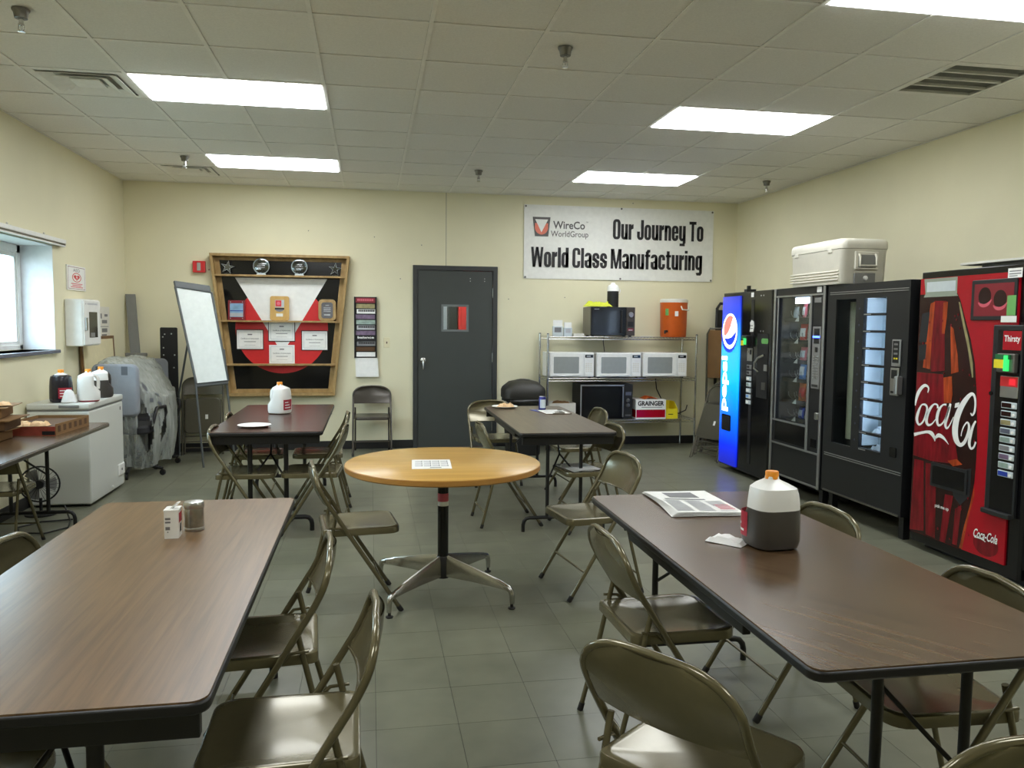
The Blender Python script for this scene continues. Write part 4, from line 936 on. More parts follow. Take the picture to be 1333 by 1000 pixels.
bv = MB().box(.755, .885, -.05, -.02, 1.245, 1.355).build('bill_acceptor', 'dull_metal', cpn, bevel=.006); MB().box(.75, .82, -.062, -.05, 1.27, 1.32).build('bill_mouth', 'yellow', bv); MB().box(.755, .86, -.06, -.05, 1.322, 1.35).build('bill_sticker', 'green_tape', bv); MB().box(.825, .85, -.066, -.05, 1.255, 1.345).build('bill_light', 'hazard_green', bv)
cn = MB().box(.77, .9, -.03, -.02, 1.1, 1.225).build('coin_unit', 'steel', cpn, bevel=.003); MB().box(.772, .898, -.032, -.03, 1.165, 1.222).build('coin_card', 'red', cn); MB().box(.84, .885, -.034, -.032, 1.175, 1.21).build('coin_display', 'led_red', cn)
for k in range(9):
    z = 1.055-k*.05; bt = MB().box(.785, .895, -.03, -.02, z-.017, z+.02).build('selection_button', 'acrylic', cpn, bevel=.004)
    MB().rect_y(.79, .862, z-.012, z+.015, -.0305).build('flavour_label', ('coke_brown', 'coke_brown', 'olive_print', 'sill', 'sage', 'grey_ink', 'mauve', 'sage', 'blue')[k], bt); MB().lathe([(.009, 0), (.009, .004)], 10).xf(Matrix.Translation((.88, -.03, z-.002)) @ Matrix.Rotation(PI/2, 4, 'X')).build('push_dot', 'paper', bt)
MB().lathe([(.012, 0), (.012, .008)], 12).xf(Matrix.Translation((.697, -.02, 1.115)) @ Matrix.Rotation(PI/2, 4, 'X')).build('lock', 'gloss_black', cpn)
# ---------------- white appliance at the frame edge, cooler and flat box on top
t = thing('ice_cabinet', 'white appliance edge right of the red cola machine', 'appliance', (XF+.02, 3.865, 0), FR)
box(0, .75, .03, .82, .1, 1.5).build('body', 'freezer', t, bevel=.015); box(.01, .74, 0, .03, .14, 1.48).build('door', 'freezer', t, bevel=.012); box(.05, .7, .08, .78, 0, .1).build('plinth', 'black', t); MB().tube([(.06, 0, .7), (.06, -.04, .74), (.06, -.04, 1.1), (.06, 0, 1.14)], .01, 8).build('handle', 'steel', t, 60)
t = thing('ice_chest', 'large white ice chest on top of the snack machines', 'cooler', (3.62, 6.5, 1.838), FR)
LX, LY = .8, .4
def rr_ring(k, z, dx=0): return [(x, y, z) for x, y in rrect(LX*(1-k)/2-dx, LX-LX*(1-k)/2+dx, LY*(1-k)/2-dx, LY-LY*(1-k)/2+dx, .05)]
MB().rings([rr_ring(.95, 0), rr_ring(.965, .01), rr_ring(.99, .255), rr_ring(1, .262), rr_ring(1, .272)]).build('tub', 'cooler_white', t, 40)
MB().rings([rr_ring(1, .275, .004), rr_ring(1, .3, .006), rr_ring(1, .335, .002), rr_ring(.97, .35), rr_ring(.9, .355)]).build('lid', 'cooler_white', t, 40)
for k in range(4): MB().box(.02, .74, -.004, .012, .03+k*.022, .04+k*.022).build('side_rib', 'cooler_white', t, bevel=.003)
for x in (.12, .62): MB().box(x-.03, x+.03, -.006, .006, .25, .285).build('hinge', 'cooler_white', t, bevel=.004)
hd = MB().box(LX-.006, LX+.014, .1, .3, .11, .25).build('handle_plate', 'cooler_white', t, bevel=.006)
MB().box(LX+.0145, LX+.016, .125, .275, .125, .225).build('handle_recess', 'grey_panel', hd)
MB().tube([(LX+.012, .13, .23), (LX+.03, .13, .21), (LX+.03, .13, .14), (LX+.03, .27, .14), (LX+.03, .27, .21), (LX+.012, .27, .23)], .009, 8).build('handle', 'cooler_white', hd, 60)
dp = MB().box(LX-.008, LX+.008, .1, .28, .0, .085).build('drain_recess', 'grey_panel', t, bevel=.004); MB().lathe([(.018, 0), (.018, .012), (.01, .016)], 14).xf(Matrix.Translation((LX+.008, .19, .045)) @ Matrix.Rotation(PI/2, 4, 'Y')).build('drain_plug', 'white', dp, 40)
t = thing('flat_carton', 'flat beige carton lying on top of the red cola machine', 'box', (3.72, 4.56, CZ1), FR)
box(.13, .78, .05, .5, 0, .03).build('tray', 'grey_panel', t); box(0, .8, 0, .55, .03, .045).build('lid', 'off_white', t, bevel=.003); box(.55, .8, .02, .5, .045, .06).build('top_sheet', 'cream', t)

# ================================================================== BACK WALL: banner, award board, magazine rack, alarm, switch
t = thing('wall_banner', 'wide white vinyl banner with black lettering on back wall', 'banner', (0, D-.012, 0))
BX0, BX1, BZ0, BZ1 = 1.83, 4.262, 2.052, 2.94
def ban(sg): return lambda u, v: (BX0+(BX1-BX0)*u, sg+.004*math.sin(u*11)*math.sin(v*5+1)*(1-.5*v), BZ0+(BZ1-BZ0)*v)
m_ = MB().grid(ban(0), 24, 8); vinyl = m_.build('vinyl', 'banner', t, 60)
BXc = -.0055
MB().block('Our Journey To', .245, 2.944, 2.553, BXc, 1.182).build('lettering', 'ink', t)
MB().block('World Class Manufacturing', .242, 1.919, 2.193, BXc, 2.2).build('lettering', 'ink', t)
MB().text('WireCo', .128, 2.188, 2.662, BXc, width=.4, bold=.0025).build('company_word', 'logo_grey', t)
MB().text('WorldGroup', .1, 2.162, 2.565, BXc, width=.47, bold=.0005).build('company_word', 'logo_grey', t)
MB().text('TM', .022, 2.6, 2.74, BXc).build('trade_mark', 'logo_grey', t)
lg = MB().face_y([(1.935, 2.794), (2.155, 2.794), (2.13, 2.562), (1.965, 2.562)], BXc).build('emblem', 'logo_grey', t)
cxx, czz = 2.045, 2.672
MB().face_y([(cxx+.082*math.cos(R(a)), czz+.088*math.sin(R(a))) for a in range(170, 371, 10)]+[(2.127, 2.72), (1.963, 2.72)], BXc-.0004).build('emblem_red', 'logo_red', lg)
MB().face_y([(1.965, 2.766), (2.126, 2.766), (cxx, 2.61)], BXc-.0008).build('emblem_white', 'banner', lg)
for x, z in ((1.85, 2.92), (3.05, 2.925), (4.24, 2.92), (1.85, 2.07), (3.05, 2.07), (4.24, 2.07)):
    MB().lathe([(.012, 0), (.012, .003), (.006, .004)], 12).xf(Matrix.Translation((x, -.005, z)) @ Matrix.Rotation(PI/2, 4, 'X')).build('grommet', 'dull_metal', t)

AX = -1.005; AZ0, AZ1 = .648, 2.262; AT, AB = .772, .592
t = thing('award_board', 'pine framed tapered award case with red, white and black emblem', 'display case', (AX, D, 0))
def hwid(z): return AB+(AT-AB)*(z-AZ0)/(AZ1-AZ0)
fd = .12
MB().prism_y([(-AT, AZ1), (AT, AZ1), (AT-.004, AZ1-.03), (-AT+.004, AZ1-.03)], -fd, -.001).build('top_board', 'pine', t, bevel=.002)
MB().prism_y([(-AB-.003, AZ0+.03), (AB+.003, AZ0+.03), (AB, AZ0), (-AB, AZ0)], -fd, -.001).build('bottom_board', 'pine', t, bevel=.002)
for s in (-1, 1): MB().prism_y([(s*hwid(AZ0+.03), AZ0+.03), (s*(hwid(AZ0+.03)-.03), AZ0+.03), (s*(hwid(AZ1-.03)-.03), AZ1-.03), (s*hwid(AZ1-.03), AZ1-.03)], -fd, -.001).build('side_board', 'pine', t, bevel=.002)
zb, zt = AZ0+.03, AZ1-.03
MB().prism_y([(-hwid(zb)+.03, zb), (hwid(zb)-.03, zb), (hwid(zt)-.03, zt), (-hwid(zt)+.03, zt)], -.015, -.001).build('back_panel', 'gloss_black', t)
for s in (-1, 1): MB().prism_y([(s*(hwid(zb)-.03), zb), (s*(hwid(zb)-.085), zb), (s*(hwid(zt)-.085), zt), (s*(hwid(zt)-.03), zt)], -.035, -.015).build('inner_stile', 'pine', t, bevel=.002)
MB().box(-hwid(zb)+.085, hwid(zb)-.085, -.035, -.015, zb, zb+.045).build('inner_rail', 'pine', t, bevel=.002); MB().box(-hwid(zt)+.085, hwid(zt)-.085, -.035, -.015, zt-.04, zt).build('inner_rail', 'pine', t, bevel=.002)
pc = [(.518*math.cos(R(a)), 1.42+.518*math.sin(R(a))) for a in range(0, 360, 6)]
MB().face_y(pc, -.0156).build('red_disc', 'red', t)
MB().face_y([(-.513, 1.998), (.513, 1.998), (0, 1.13)], -.0162).build('white_triangle', 'paper', t)
for z in (2.02, 1.505, 1.008):
    w_ = hwid(z)-.03; MB().box(-w_, w_, -fd-.002, -.016, z-.012, z+.008).build('shelf', 'pine', t, bevel=.002)
SHZ = [2.028, 1.513, 1.016]
def wall_y(d_): return D-d_
def crystal_round(x, label):
    t = thing('crystal_award', label, 'award', (x, wall_y(.08), SHZ[0]), 0, 'crystal awards')
    m_ = MB(); ri = [[(r_*math.cos(2*PI*i/28), y, .1+r_*math.sin(2*PI*i/28)) for i in range(28)] for r_, y in ((.075, -.012), (.088, -.006), (.088, .006), (.075, .012))]
    m_.rings(ri).build('disc', 'crystal', t, 30)
    MB().tube([(.086*math.cos(R(a)), 0, .1+.086*math.sin(R(a))) for a in range(0, 360, 15)], .006, 6, closed=True).build('facet_rim', 'acrylic', t, 60)
    MB().box(-.05, .05, -.025, .025, 0, .016).build('base', 'acrylic', t, bevel=.003)
    MB().rect_y(-.03, .03, .12, .126, -.0125).rect_y(-.045, .045, .1, .105, -.0125).rect_y(-.04, .04, .08, .085, -.0125).build('engraving', 'pale_ink', t)
crystal_round(-1.22, 'round crystal award on top shelf, left of the two'); crystal_round(-.8, 'round crystal award on top shelf, right of the two')
def crystal_star(x, label, rot):
    t = thing('star_award', label, 'award', (x, wall_y(.08), SHZ[0]), 0, 'crystal stars')
    star = [((.075 if i % 2 == 0 else .026)*math.sin(2*PI*i/10+rot), .08+(.075 if i % 2 == 0 else .026)*math.cos(2*PI*i/10+rot)) for i in range(10)]
    MB().prism_y(star, -.008, .008).build('star', 'crystal', t)
    MB().tube([(a, -.009, b) for a, b in star], .0022, 5, closed=True).build('star_edge', 'acrylic', t); MB().box(-.035, .035, -.02, .02, 0, .012).build('base', 'crystal', t, bevel=.003)
crystal_star(-1.585, 'crystal star award at left end of the top shelf', .2); crystal_star(-.4, 'crystal star award at right end of the top shelf', .1)
# plaques on the middle shelf
def lean(t, d0=.04, tilt=-6): t.rotation_euler[0] = R(tilt)
t = thing('plaque', 'dark red plaque with blue photo on the middle award shelf', 'plaque', (-1.497, wall_y(.075), SHZ[1])); lean(t)
MB().box(-.093, .093, -.012, .006, 0, .225).build('board', 'dark_red', t, bevel=.003); ph = MB().box(-.072, .072, -.014, -.012, .035, .19).build('photo_plate', 'picture', t)
MB().rect_y(-.07, .07, .1, .11, -.0144).build('photo_band', 'blue', ph); MB().rect_y(-.07, .07, .04, .08, -.0144).build('photo_foreground', 'pale_ink', ph)
for x in (-.065, .065):
    for z in (.02, .205): MB().lathe([(.006, 0), (.006, .004)], 8).xf(Matrix.Translation((x, -.014, z)) @ Matrix.Rotation(PI/2, 4, 'X')).build('stud', 'steel', t)
t = thing('plaque', 'golden wood plaque with red emblem in the centre of award board', 'plaque', (-1.025, wall_y(.075), SHZ[1])); lean(t)
MB().prism_y(rrect(-.106, .106, 0, .28, .025), -.014, .006).build('board', 'plaque_wood', t, bevel=.003); em = MB().box(-.05, .05, -.016, -.014, .15, .235).build('emblem_plate', 'silver', t)
MB().rect_y(-.045, .02, .16, .23, -.0164).build('emblem_print', 'red', em); MB().face_y(circle(-.012, .195, .02, 16), -.0167).build('emblem_mark', 'pink', em)
MB().box(-.052, .052, -.016, -.014, .125, .145).build('name_strip', 'ink', t); MB().face_y([(-.052, .125), (.052, .125), (.03, .105), (0, .098), (-.03, .105)], -.0161).build('name_curl', 'grey_ink', t); MB().box(-.037, .037, -.0155, -.014, .045, .08).build('text_plate', 'pink', t).data.materials[0] = MATS['off_white']
t = thing('plaque', 'walnut plaque with rounded black plate on the right award shelf', 'plaque', (-.493, wall_y(.075), SHZ[1])); lean(t)
def tomb(w_, z0, z1): return rrect(-w_, w_, z0, z1, w_*.45, 6)
MB().prism_y(tomb(.1, 0, .25), -.014, .006).build('board', 'pine', t, bevel=.004); bk = MB().prism_y(tomb(.065, .03, .215), -.016, -.014).build('black_plate', 'gloss_black', t)
m_ = MB(); m_.rect_y(-.02, .02, .175, .185, -.0163)
for k in range(4): m_.rect_y(-.04, .04, .15-k*.014, .154-k*.014, -.0163)
m_.rect_y(-.035, .035, .062, .078, -.0163).build('engraving', 'pale_ink', bk)
def cert(x, z, label, frame, w_=.285, h_=.215, d_=.02):
    t = thing('certificate', label, 'certificate', (x, wall_y(d_), z), 0, 'award certificates')
    if frame: MB().box(-w_/2-.008, w_/2+.008, -.004, .003, -.008, h_+.008).build('backing_frame', 'black', t)
    sh = MB().box(-w_/2, w_/2, -.0055, -.004, 0, h_).build('sheet', 'paper', t)
    b_ = MB(); i = .018
    b_.rect_y(-w_/2+i, w_/2-i, i, i+.003, -.0058).rect_y(-w_/2+i, w_/2-i, h_-i-.003, h_-i, -.0058).rect_y(-w_/2+i, -w_/2+i+.003, i, h_-i, -.0058).rect_y(w_/2-i-.003, w_/2-i, i, h_-i, -.0058)
    b_.build('border_print', 'pale_ink', sh)
    c_ = MB().rect_y(-.025, .025, h_*.74, h_*.8, -.0058); c_.build('crest_print', 'grey_ink', sh)
    MB().text('Certificate of Achievement', .022, 0, h_*.52, -.0058, width=.2, bold=.0003, align='CENTER').rect_y(-.065, .065, h_*.37, h_*.4, -.0058).rect_y(-.06, .06, h_*.2, h_*.21, -.0058).build('lettering', 'grey_ink', sh)
cert(-1.363, 1.185, 'framed certificate at left on the red disc', True); cert(-1.01, 1.28, 'certificate hung under the gold plaque, upper of two', True)
cert(-1.01, 1.017, 'certificate standing on lowest award shelf, lower of two', False); cert(-.64, 1.178, 'framed certificate at right on the red disc', True)

# magazine rack
t = thing('magazine_rack', 'narrow black wall rack of magazines beside the door', 'magazine rack', (-.188, D, 0))
MB().box(0, .262, -.02, -.001, 1.085, 1.8).build('back_plate', 'black', t); MB().box(0, .012, -.05, -.02, 1.085, 1.8).build('side_rail', 'black', t); MB().box(.25, .262, -.05, -.02, 1.085, 1.8).build('side_rail', 'black', t)
cols = ['dark_red', 'olive_print', 'paper', 'mauve', 'sage', 'pale_ink', 'mauve', 'ink', 'grey_ink', 'cardboard_dark', 'paper']
words = ['', '', '', '', '', '', '', 'balance', '', '', '']
desc = ['dark red cover', 'olive cover', 'white cover with black title', 'mauve cover', 'sage green cover', 'pale grey cover', 'purple cover', 'black cover with white title', 'grey cover', 'brown cover', 'plain white cover']
for k in range(11):
    z = 1.79-k*.063
    MB().box(.012, .25, -.03, -.02, z-.07, z-.06).build('pocket_bar', 'black', t)
    g = thing('magazine', 'magazine with '+desc[k]+' in the wall rack', 'magazine', (-.188, D, 0), 0, 'magazines in the rack')
    x0, x1 = .018+.006*(k % 3), .244-.005*(k % 2)
    MB().add([(x0, -.034, z-.06), (x1, -.034, z-.06), (x1, -.024, z), (x0, -.024, z), (x0, -.0305, z-.06), (x1, -.0305, z-.06), (x1, -.0205, z), (x0, -.0205, z)], [(0, 1, 2, 3), (7, 6, 5, 4), (0, 4, 5, 1), (1, 5, 6, 2), (2, 6, 7, 3), (3, 7, 4, 0)]).build('cover', cols[k], g)
    if not words[k] and k in (0, 2, 5, 8):
        m_ = MB()
        for q in range(9): m_.add([(a, -.0247-.0102*((z-c)/.06)-.0002, c) for a, c in ((x0+.02+q*.021, z-.038), (x0+.036+q*.021, z-.038), (x0+.036+q*.021, z-.014), (x0+.02+q*.021, z-.014))], [(0, 1, 2, 3)])
        m_.build('title', 'pink' if k == 0 else 'ink', g)
    if words[k]:
        tm = MB().text(words[k], .034, x0+.015, z-.035, 0, width=.19, bold=.0008); tm.v = [(a, -.0245-.0102*((z-c)/.06)-.0002, c) for a, b, c in tm.v]
        tm.build('title', 'paper' if k in (0, 7) else 'ink', g)
t = thing('paper_pad', 'white sheets hanging below the magazine rack', 'papers', (-.18, D, 0))
MB().add([(0, -.03, 1.083), (.262, -.03, 1.083), (.275, -.05, .862), (0.01, -.045, .862), (0, -.001, 1.083), (.262, -.001, 1.083), (.275, -.002, .862), (.01, -.002, .862)], [(3, 2, 1, 0), (4, 5, 6, 7), (0, 1, 5, 4), (1, 2, 6, 5), (2, 3, 7, 6), (3, 0, 4, 7)]).build('sheets', 'paper', t)
# switch, alarm pull station
t = thing('light_switch', 'beige light switch plate between rack and door', 'switch', (.19, D, 1.265)); MB().box(-.036, .036, -.006, -.0005, -.06, .06).build('plate', 'cream', t, bevel=.003); MB().box(-.006, .006, -.016, -.006, -.012, .012).build('toggle', 'cardboard_dark', t)
t = thing('fire_alarm', 'red fire alarm pull station on the back wall', 'fire alarm', (-1.9, D, 2.11)); MB().box(-.066, .066, -.05, -.0005, -.064, .064).build('housing', 'red', t, bevel=.004); MB().box(-.02, .02, -.058, -.05, -.045, .045).build('pull_bar', 'steel', t, bevel=.004); MB().lathe([(.008, 0), (.008, .004)], 8).xf(Matrix.Translation((.1, -.001, -.03)) @ Matrix.Rotation(PI/2, 4, 'X')).build('bolt', 'dark_red', t)

# ================================================================== LEFT WALL: AED sign, cabinet, sheets, boards
t = thing('aed_sign', 'white AED sign with red heart above the cabinet', 'sign', (XL, 7.785, 1.77), PI/2)
MB().box(0, .47, -.012, -.001, 0, .225).build('board', 'white', t)
b_ = MB(); b_.rect_y(.02, .45, .012, .016, -.0124).rect_y(.02, .45, .209, .213, -.0124).rect_y(.02, .026, .012, .213, -.0124).rect_y(.444, .45, .012, .213, -.0124); b_.build('border', 'dark_red', t)
MB().text('AED', .042, .235, .17, -.0124, width=.17, align='CENTER').build('lettering', 'grey_ink', t)
# the sign is seen very obliquely: its width runs along the wall
rg = MB(); ro = circle(.235, .118, .115, 36, .043); ri = circle(.235, .118, .098, 36, .0365); n_ = 36
rg.add([(x, -.0124, z) for x, z in ro]+[(x, -.0124, z) for x, z in ri], [(i, (i+1) % n_, n_+(i+1) % n_, n_+i) for i in range(n_)]); rg.build('ring', 'red', t)
hp = [(.235+.0048*16*math.sin(a)**3, .118+.0018*(13*math.cos(a)-5*math.cos(2*a)-2*math.cos(3*a)-math.cos(4*a))) for a in [2*PI*i/40 for i in range(40)]]
MB().face_y(hp, -.0126).build('heart', 'red', t); MB().face_y([(.245, .14), (.215, .115), (.235, .115), (.228, .098), (.26, .122), (.238, .122)], -.0129).build('bolt_mark', 'paper', t)
MB().rect_y(.09, .38, .056, .064, -.0124).rect_y(.12, .35, .041, .049, -.0124).rect_y(.08, .39, .026, .034, -.0124).build('small_lettering', 'pink', t)
t = thing('aed_cabinet', 'white AED wall cabinet with dark window in its door', 'cabinet', (XL, 7.72, 1.262), PI/2)
MB().box(0, .46, -.15, -.001, 0, .425).build('body', 'white_gloss', t, bevel=.012)
dr = MB().box(.012, .448, -.16, -.15, .012, .413).build('door', 'white_gloss', t, bevel=.004)
MB().box(.14, .36, -.1615, -.16, .075, .31).build('window', 'dark_glass', dr); MB().box(.03, .07, -.175, -.16, .14, .26).build('latch', 'steel', dr, bevel=.006)
MB().rect_y(.1, .37, .375, .39, -.1605).rect_y(.05, .075, .375, .39, -.1605).build('lettering', 'pale_ink', dr)
sh = MB().box(.17, .28, -.163, -.1616, .08, .12).build('device', 'grey_panel', dr)
t = thing('instruction_sheet', 'white instruction sheet with small pictures beside AED cabinet', 'notice', (XL, 8.62, 1.325), PI/2)
MB().box(0, .33, -.006, -.001, 0, .31).build('sheet', 'off_white', t)
MB().rect_y(.05, .09, .19, .24, -.0064).rect_y(.17, .27, .21, .235, -.0064).rect_y(.09, .25, .14, .175, -.0064).rect_y(.04, .29, .105, .111, -.0064).rect_y(.08, .25, .05, .09, -.0064).rect_y(.07, .23, .015, .03, -.0064).build('pictures', 'grey_ink', t)
t = thing('leaning_board', 'large cream board in brown frame leaning on left wall', 'board', (XL+.075, 8.03, .0), PI/2); t.rotation_euler[1] = 0
m_ = Matrix.Rotation(R(-2.4), 4, 'X')
MB().box(.03, .93, -.008, .004, .03, 1.31).xf(m_).build('panel', 'cream', t)
MB().box(0, .03, -.012, .01, 0, 1.34).xf(m_).build('frame_side', 'brown_frame', t); MB().box(.93, .96, -.012, .01, 0, 1.34).xf(m_).build('frame_side', 'brown_frame', t); MB().box(.03, .93, -.012, .01, 1.31, 1.34).xf(m_).build('frame_top', 'brown_frame', t); MB().box(.03, .93, -.012, .01, 0, .03).xf(m_).build('frame_bottom', 'brown_frame', t)
# ================================================================== BACK LEFT CORNER
t = thing('grey_plank', 'tall grey plank leaning in the back left corner', 'panel', (-2.58, 9.3, 0))
MB().add([(.06, -.012, 0), (.16, -.012, 0), (0, .2, 1.79), (-.1, .2, 1.79), (.06, .012, 0), (.16, .012, 0), (0, .224, 1.79), (-.1, .224, 1.79)], [(0, 1, 2, 3), (7, 6, 5, 4), (0, 4, 5, 1), (1, 5, 6, 2), (2, 6, 7, 3), (3, 7, 4, 0)]).build('plank', 'grey_panel', t)
MB().box(-.08, .14, .06, .12, 1.1, 1.14).build('foot_rail', 'grey_panel', t, bevel=.008)
t = thing('black_panel', 'black drilled panel standing behind the whiteboard easel', 'panel', (-2.2, 9.36, 0))
MB().prism_y(rrect(-.09, .09, 0.0, 1.425, .015), -.012, .012).build('sheet', 'soft_black', t, bevel=.002)
for x, z in ((-.04, 1.35), (.03, 1.355), (-.06, 1.32), (-.055, 1.2), (-.055, 1.12), (.06, 1.12), (.05, .98)): MB().lathe([(.008, 0), (.008, .003)], 10).xf(Matrix.Translation((x, -.012, z)) @ Matrix.Rotation(PI/2, 4, 'X')).build('bolt_hole', 'steel', t)
# whiteboard easel
t = thing('whiteboard_easel', 'whiteboard on a folding easel leaning to the left', 'whiteboard', (-1.72, 8.7, 0))
def quad_slab(a, b, c, d, th_, name, mat, par, bev=0):
    n = (Vector(b)-Vector(a)).cross(Vector(d)-Vector(a)).normalized()*th_
    P_ = [Vector(p) for p in (a, b, c, d)]; Q_ = [p-n for p in P_]
    return MB().add(P_+Q_, [(0, 1, 2, 3), (7, 6, 5, 4), (1, 0, 4, 5), (2, 1, 5, 6), (3, 2, 6, 7), (0, 3, 7, 4)]).build(name, mat, par, bevel=bev)
o_ = Vector((-1.72, 8.7, 0))
def L3(x, y, z): return tuple(Vector((x, y, z))-o_)
bl, br_, tr_, tl_ = L3(-1.755, 8.55, .86), L3(-1.47, 8.72, .88), L3(-1.66, 8.93, 1.8), L3(-1.985, 8.76, 1.845)
quad_slab(bl, br_, tr_, tl_, .02, 'panel', 'white_board', t)
def lerp(a, b, k): return tuple(a[i]+(b[i]-a[i])*k for i in range(3))
MB().tube([bl, br_, tr_, tl_], .013, 8, closed=True).build('frame', 'board_frame', t, 50)
quad_slab(lerp(tl_, bl, -.0), lerp(tr_, br_, -.0), lerp(tr_, br_, -.085), lerp(tl_, bl, -.075), .035, 'top_clamp', 'board_frame', t, .012)
quad_slab(lerp(bl, tl_, -.035), lerp(br_, tr_, -.035), br_, bl, .04, 'pen_tray', 'board_frame', t, .006)
MB().tube([L3(-1.83, 8.7, 1.2), L3(-1.76, 8.55, .85), L3(-1.69, 8.5, 0)], .011, 8).build('leg', 'board_frame', t, 50); MB().tube([L3(-1.53, 8.85, 1.2), L3(-1.49, 8.74, .85), L3(-1.42, 8.75, .0)], .011, 8).build('leg', 'board_frame', t, 50)
MB().tube([L3(-1.86, 8.9, 1.5), L3(-2.06, 9.15, .7), L3(-2.1, 9.3, 0)], .011, 8).build('leg', 'board_frame', t, 50)
# folded chairs
def folded_chair(label, loc, rz, lean_, paint='chair_dark', group='folded chairs leaning on the walls'):
    t = thing('folding_chair', label, 'chair', loc, rz, group); t.rotation_euler = (lean_, 0, rz)
    def px(h): return .215 if h < .77 else .095+.12*math.sqrt(max(0, 1-((h-.77)/.1)**2))
    side = [(.215, 0, h) for h in (.0, .4, .77)]+[(px(.77+.1*math.sin(R(a))), 0, .77+.1*math.sin(R(a))) for a in range(12, 91, 13)]
    MB().tube(side+[(-a, b, c) for a, b, c in reversed(side)], .0112, 8).build('front_frame', paint, t, 60)
    MB().grid(lambda u, v: ((px(.68+.185*v)-.003)*(2*u-1), .012*(1-(2*u-1)**2), .68+.185*v), 8, 5).grid(lambda u, v: ((px(.68+.185*v)-.003)*(2*u-1), .004+.012*(1-(2*u-1)**2), .68+.185*v), 8, 5).build('backrest', paint, t, 60)
    MB().prism_y(rrect(-.19, .19, .24, .64, .05), -.04, -.012).build('seat', paint, t, 30, bevel=.008)
    for s in (-1, 1): MB().bar((s*.19, -.005, .01), (s*.19, -.005, .62), .0095, 8).build('rear_leg', paint, t, 60)
    for z in (.08, .15, .21): MB().bar((-.2, 0, z), (.2, 0, z), .0065, 6).build('stretcher', paint, t, 60)
    MB().rect_y(.03, .06, .4, .45, -.0405).build('sticker', 'paper', t)
    return t
folded_chair('folded chair in front of the stack between wire shelf and blue machine', (3.66, 8.3, 0), R(-70), R(-20))
folded_chair('second folded chair of the stack beside the wire shelf', (3.8, 8.5, 0), R(-68), R(-18))
folded_chair('third folded chair in dark paint, deepest in stack by wire shelf', (3.93, 8.62, 0), R(-66), R(-15), 'chair_brown')
folded_chair('folded chair leaning on back wall left of the easel', (-1.86, 9.33, 0), R(4), R(-9))
t = thing('folded_tray_stand', 'tall olive framed panel behind the stacked folded chairs', 'folding panel', (4.33, 9.28, 0), R(-18)); t.rotation_euler[0] = R(-4)
MB().tube([(-.2, 0, 0), (-.2, 0, 1.4), (-.17, 0, 1.47), (.17, 0, 1.47), (.2, 0, 1.4), (.2, 0, 0)], .013, 8).build('frame', 'chair_dark', t, 60); box(-.19, .19, -.006, .01, .85, 1.45).build('panel', 'cardboard', t)
t = thing('dark_bundle', 'dark folded frame standing behind blue machine', 'frame', (4.42, 9.5, 0)); MB().tube([(-.1, 0, 0), (-.1, 0, 1.72), (-.06, 0, 1.78), (.12, 0, 1.78), (.12, 0, 0)], .02, 8).build('frame', 'soft_black', t, 60); box(-.09, .11, -.01, .01, .9, 1.7).build('panel', 'soft_black', t)
# chest freezer
t = thing('chest_freezer', 'small white chest freezer under the window wall', 'freezer', (-2.672, 6.8, 0))
FX, FY = .462, .868
box(0, FX, 0, FY, .02, .772).build('body', 'freezer', t, bevel=.012); box(-.0, FX+.004, -.004, FY+.004, .785, .835).build('lid', 'freezer', t, bevel=.012); box(.004, FX-.004, .004, FY-.004, .772, .785).build('gasket', 'grey_panel', t)
MB().box(.24, .39, -.012, -.003, .8, .822).build('lid_handle', 'grey_panel', t, bevel=.003)
for x, y in ((.05, .05), (FX-.05, .05), (.05, FY-.05), (FX-.05, FY-.05)): MB().lathe([(.02, 0), (.02, .02)], 10, (x, y, 0)).build('foot', 'black', t)
lkp = MB().box(FX, FX+.012, FY-.19, FY-.02, .12, .22).build('lock_plate', 'white', t, bevel=.006); MB().lathe([(.012, 0), (.012, .004)], 10).xf(Matrix.Translation((FX+.012, FY-.11, .17)) @ Matrix.Rotation(PI/2, 4, 'Y')).build('lock', 'grey_panel', lkp)
MB().lathe([(.01, 0), (.01, .01)], 8).xf(Matrix.Translation((FX, FY-.35, .06)) @ Matrix.Rotation(PI/2, 4, 'Y')).build('drain_plug', 'white', t); MB().box(FX, FX+.003, FY-.09, FY-.07, .7, .73).build('badge', 'grey_ink', t)
o = thing('paper_bag', 'crumpled white paper towel on the freezer between jugs', 'paper', (-2.375, 6.86, .835))
rnd = random.Random(2); prof = [(.05, .001), (.055, .01), (.045, .05), (.03, .09), (.015, .108)]
rs = [[(r_*(1+.3*(rnd.random()-.5))*math.cos(2*PI*i/12), r_*(1+.3*(rnd.random()-.5))*math.sin(2*PI*i/12), z) for i in range(12)] for r_, z in prof]; MB().rings(rs).build('towel', 'tissue', o, 30)
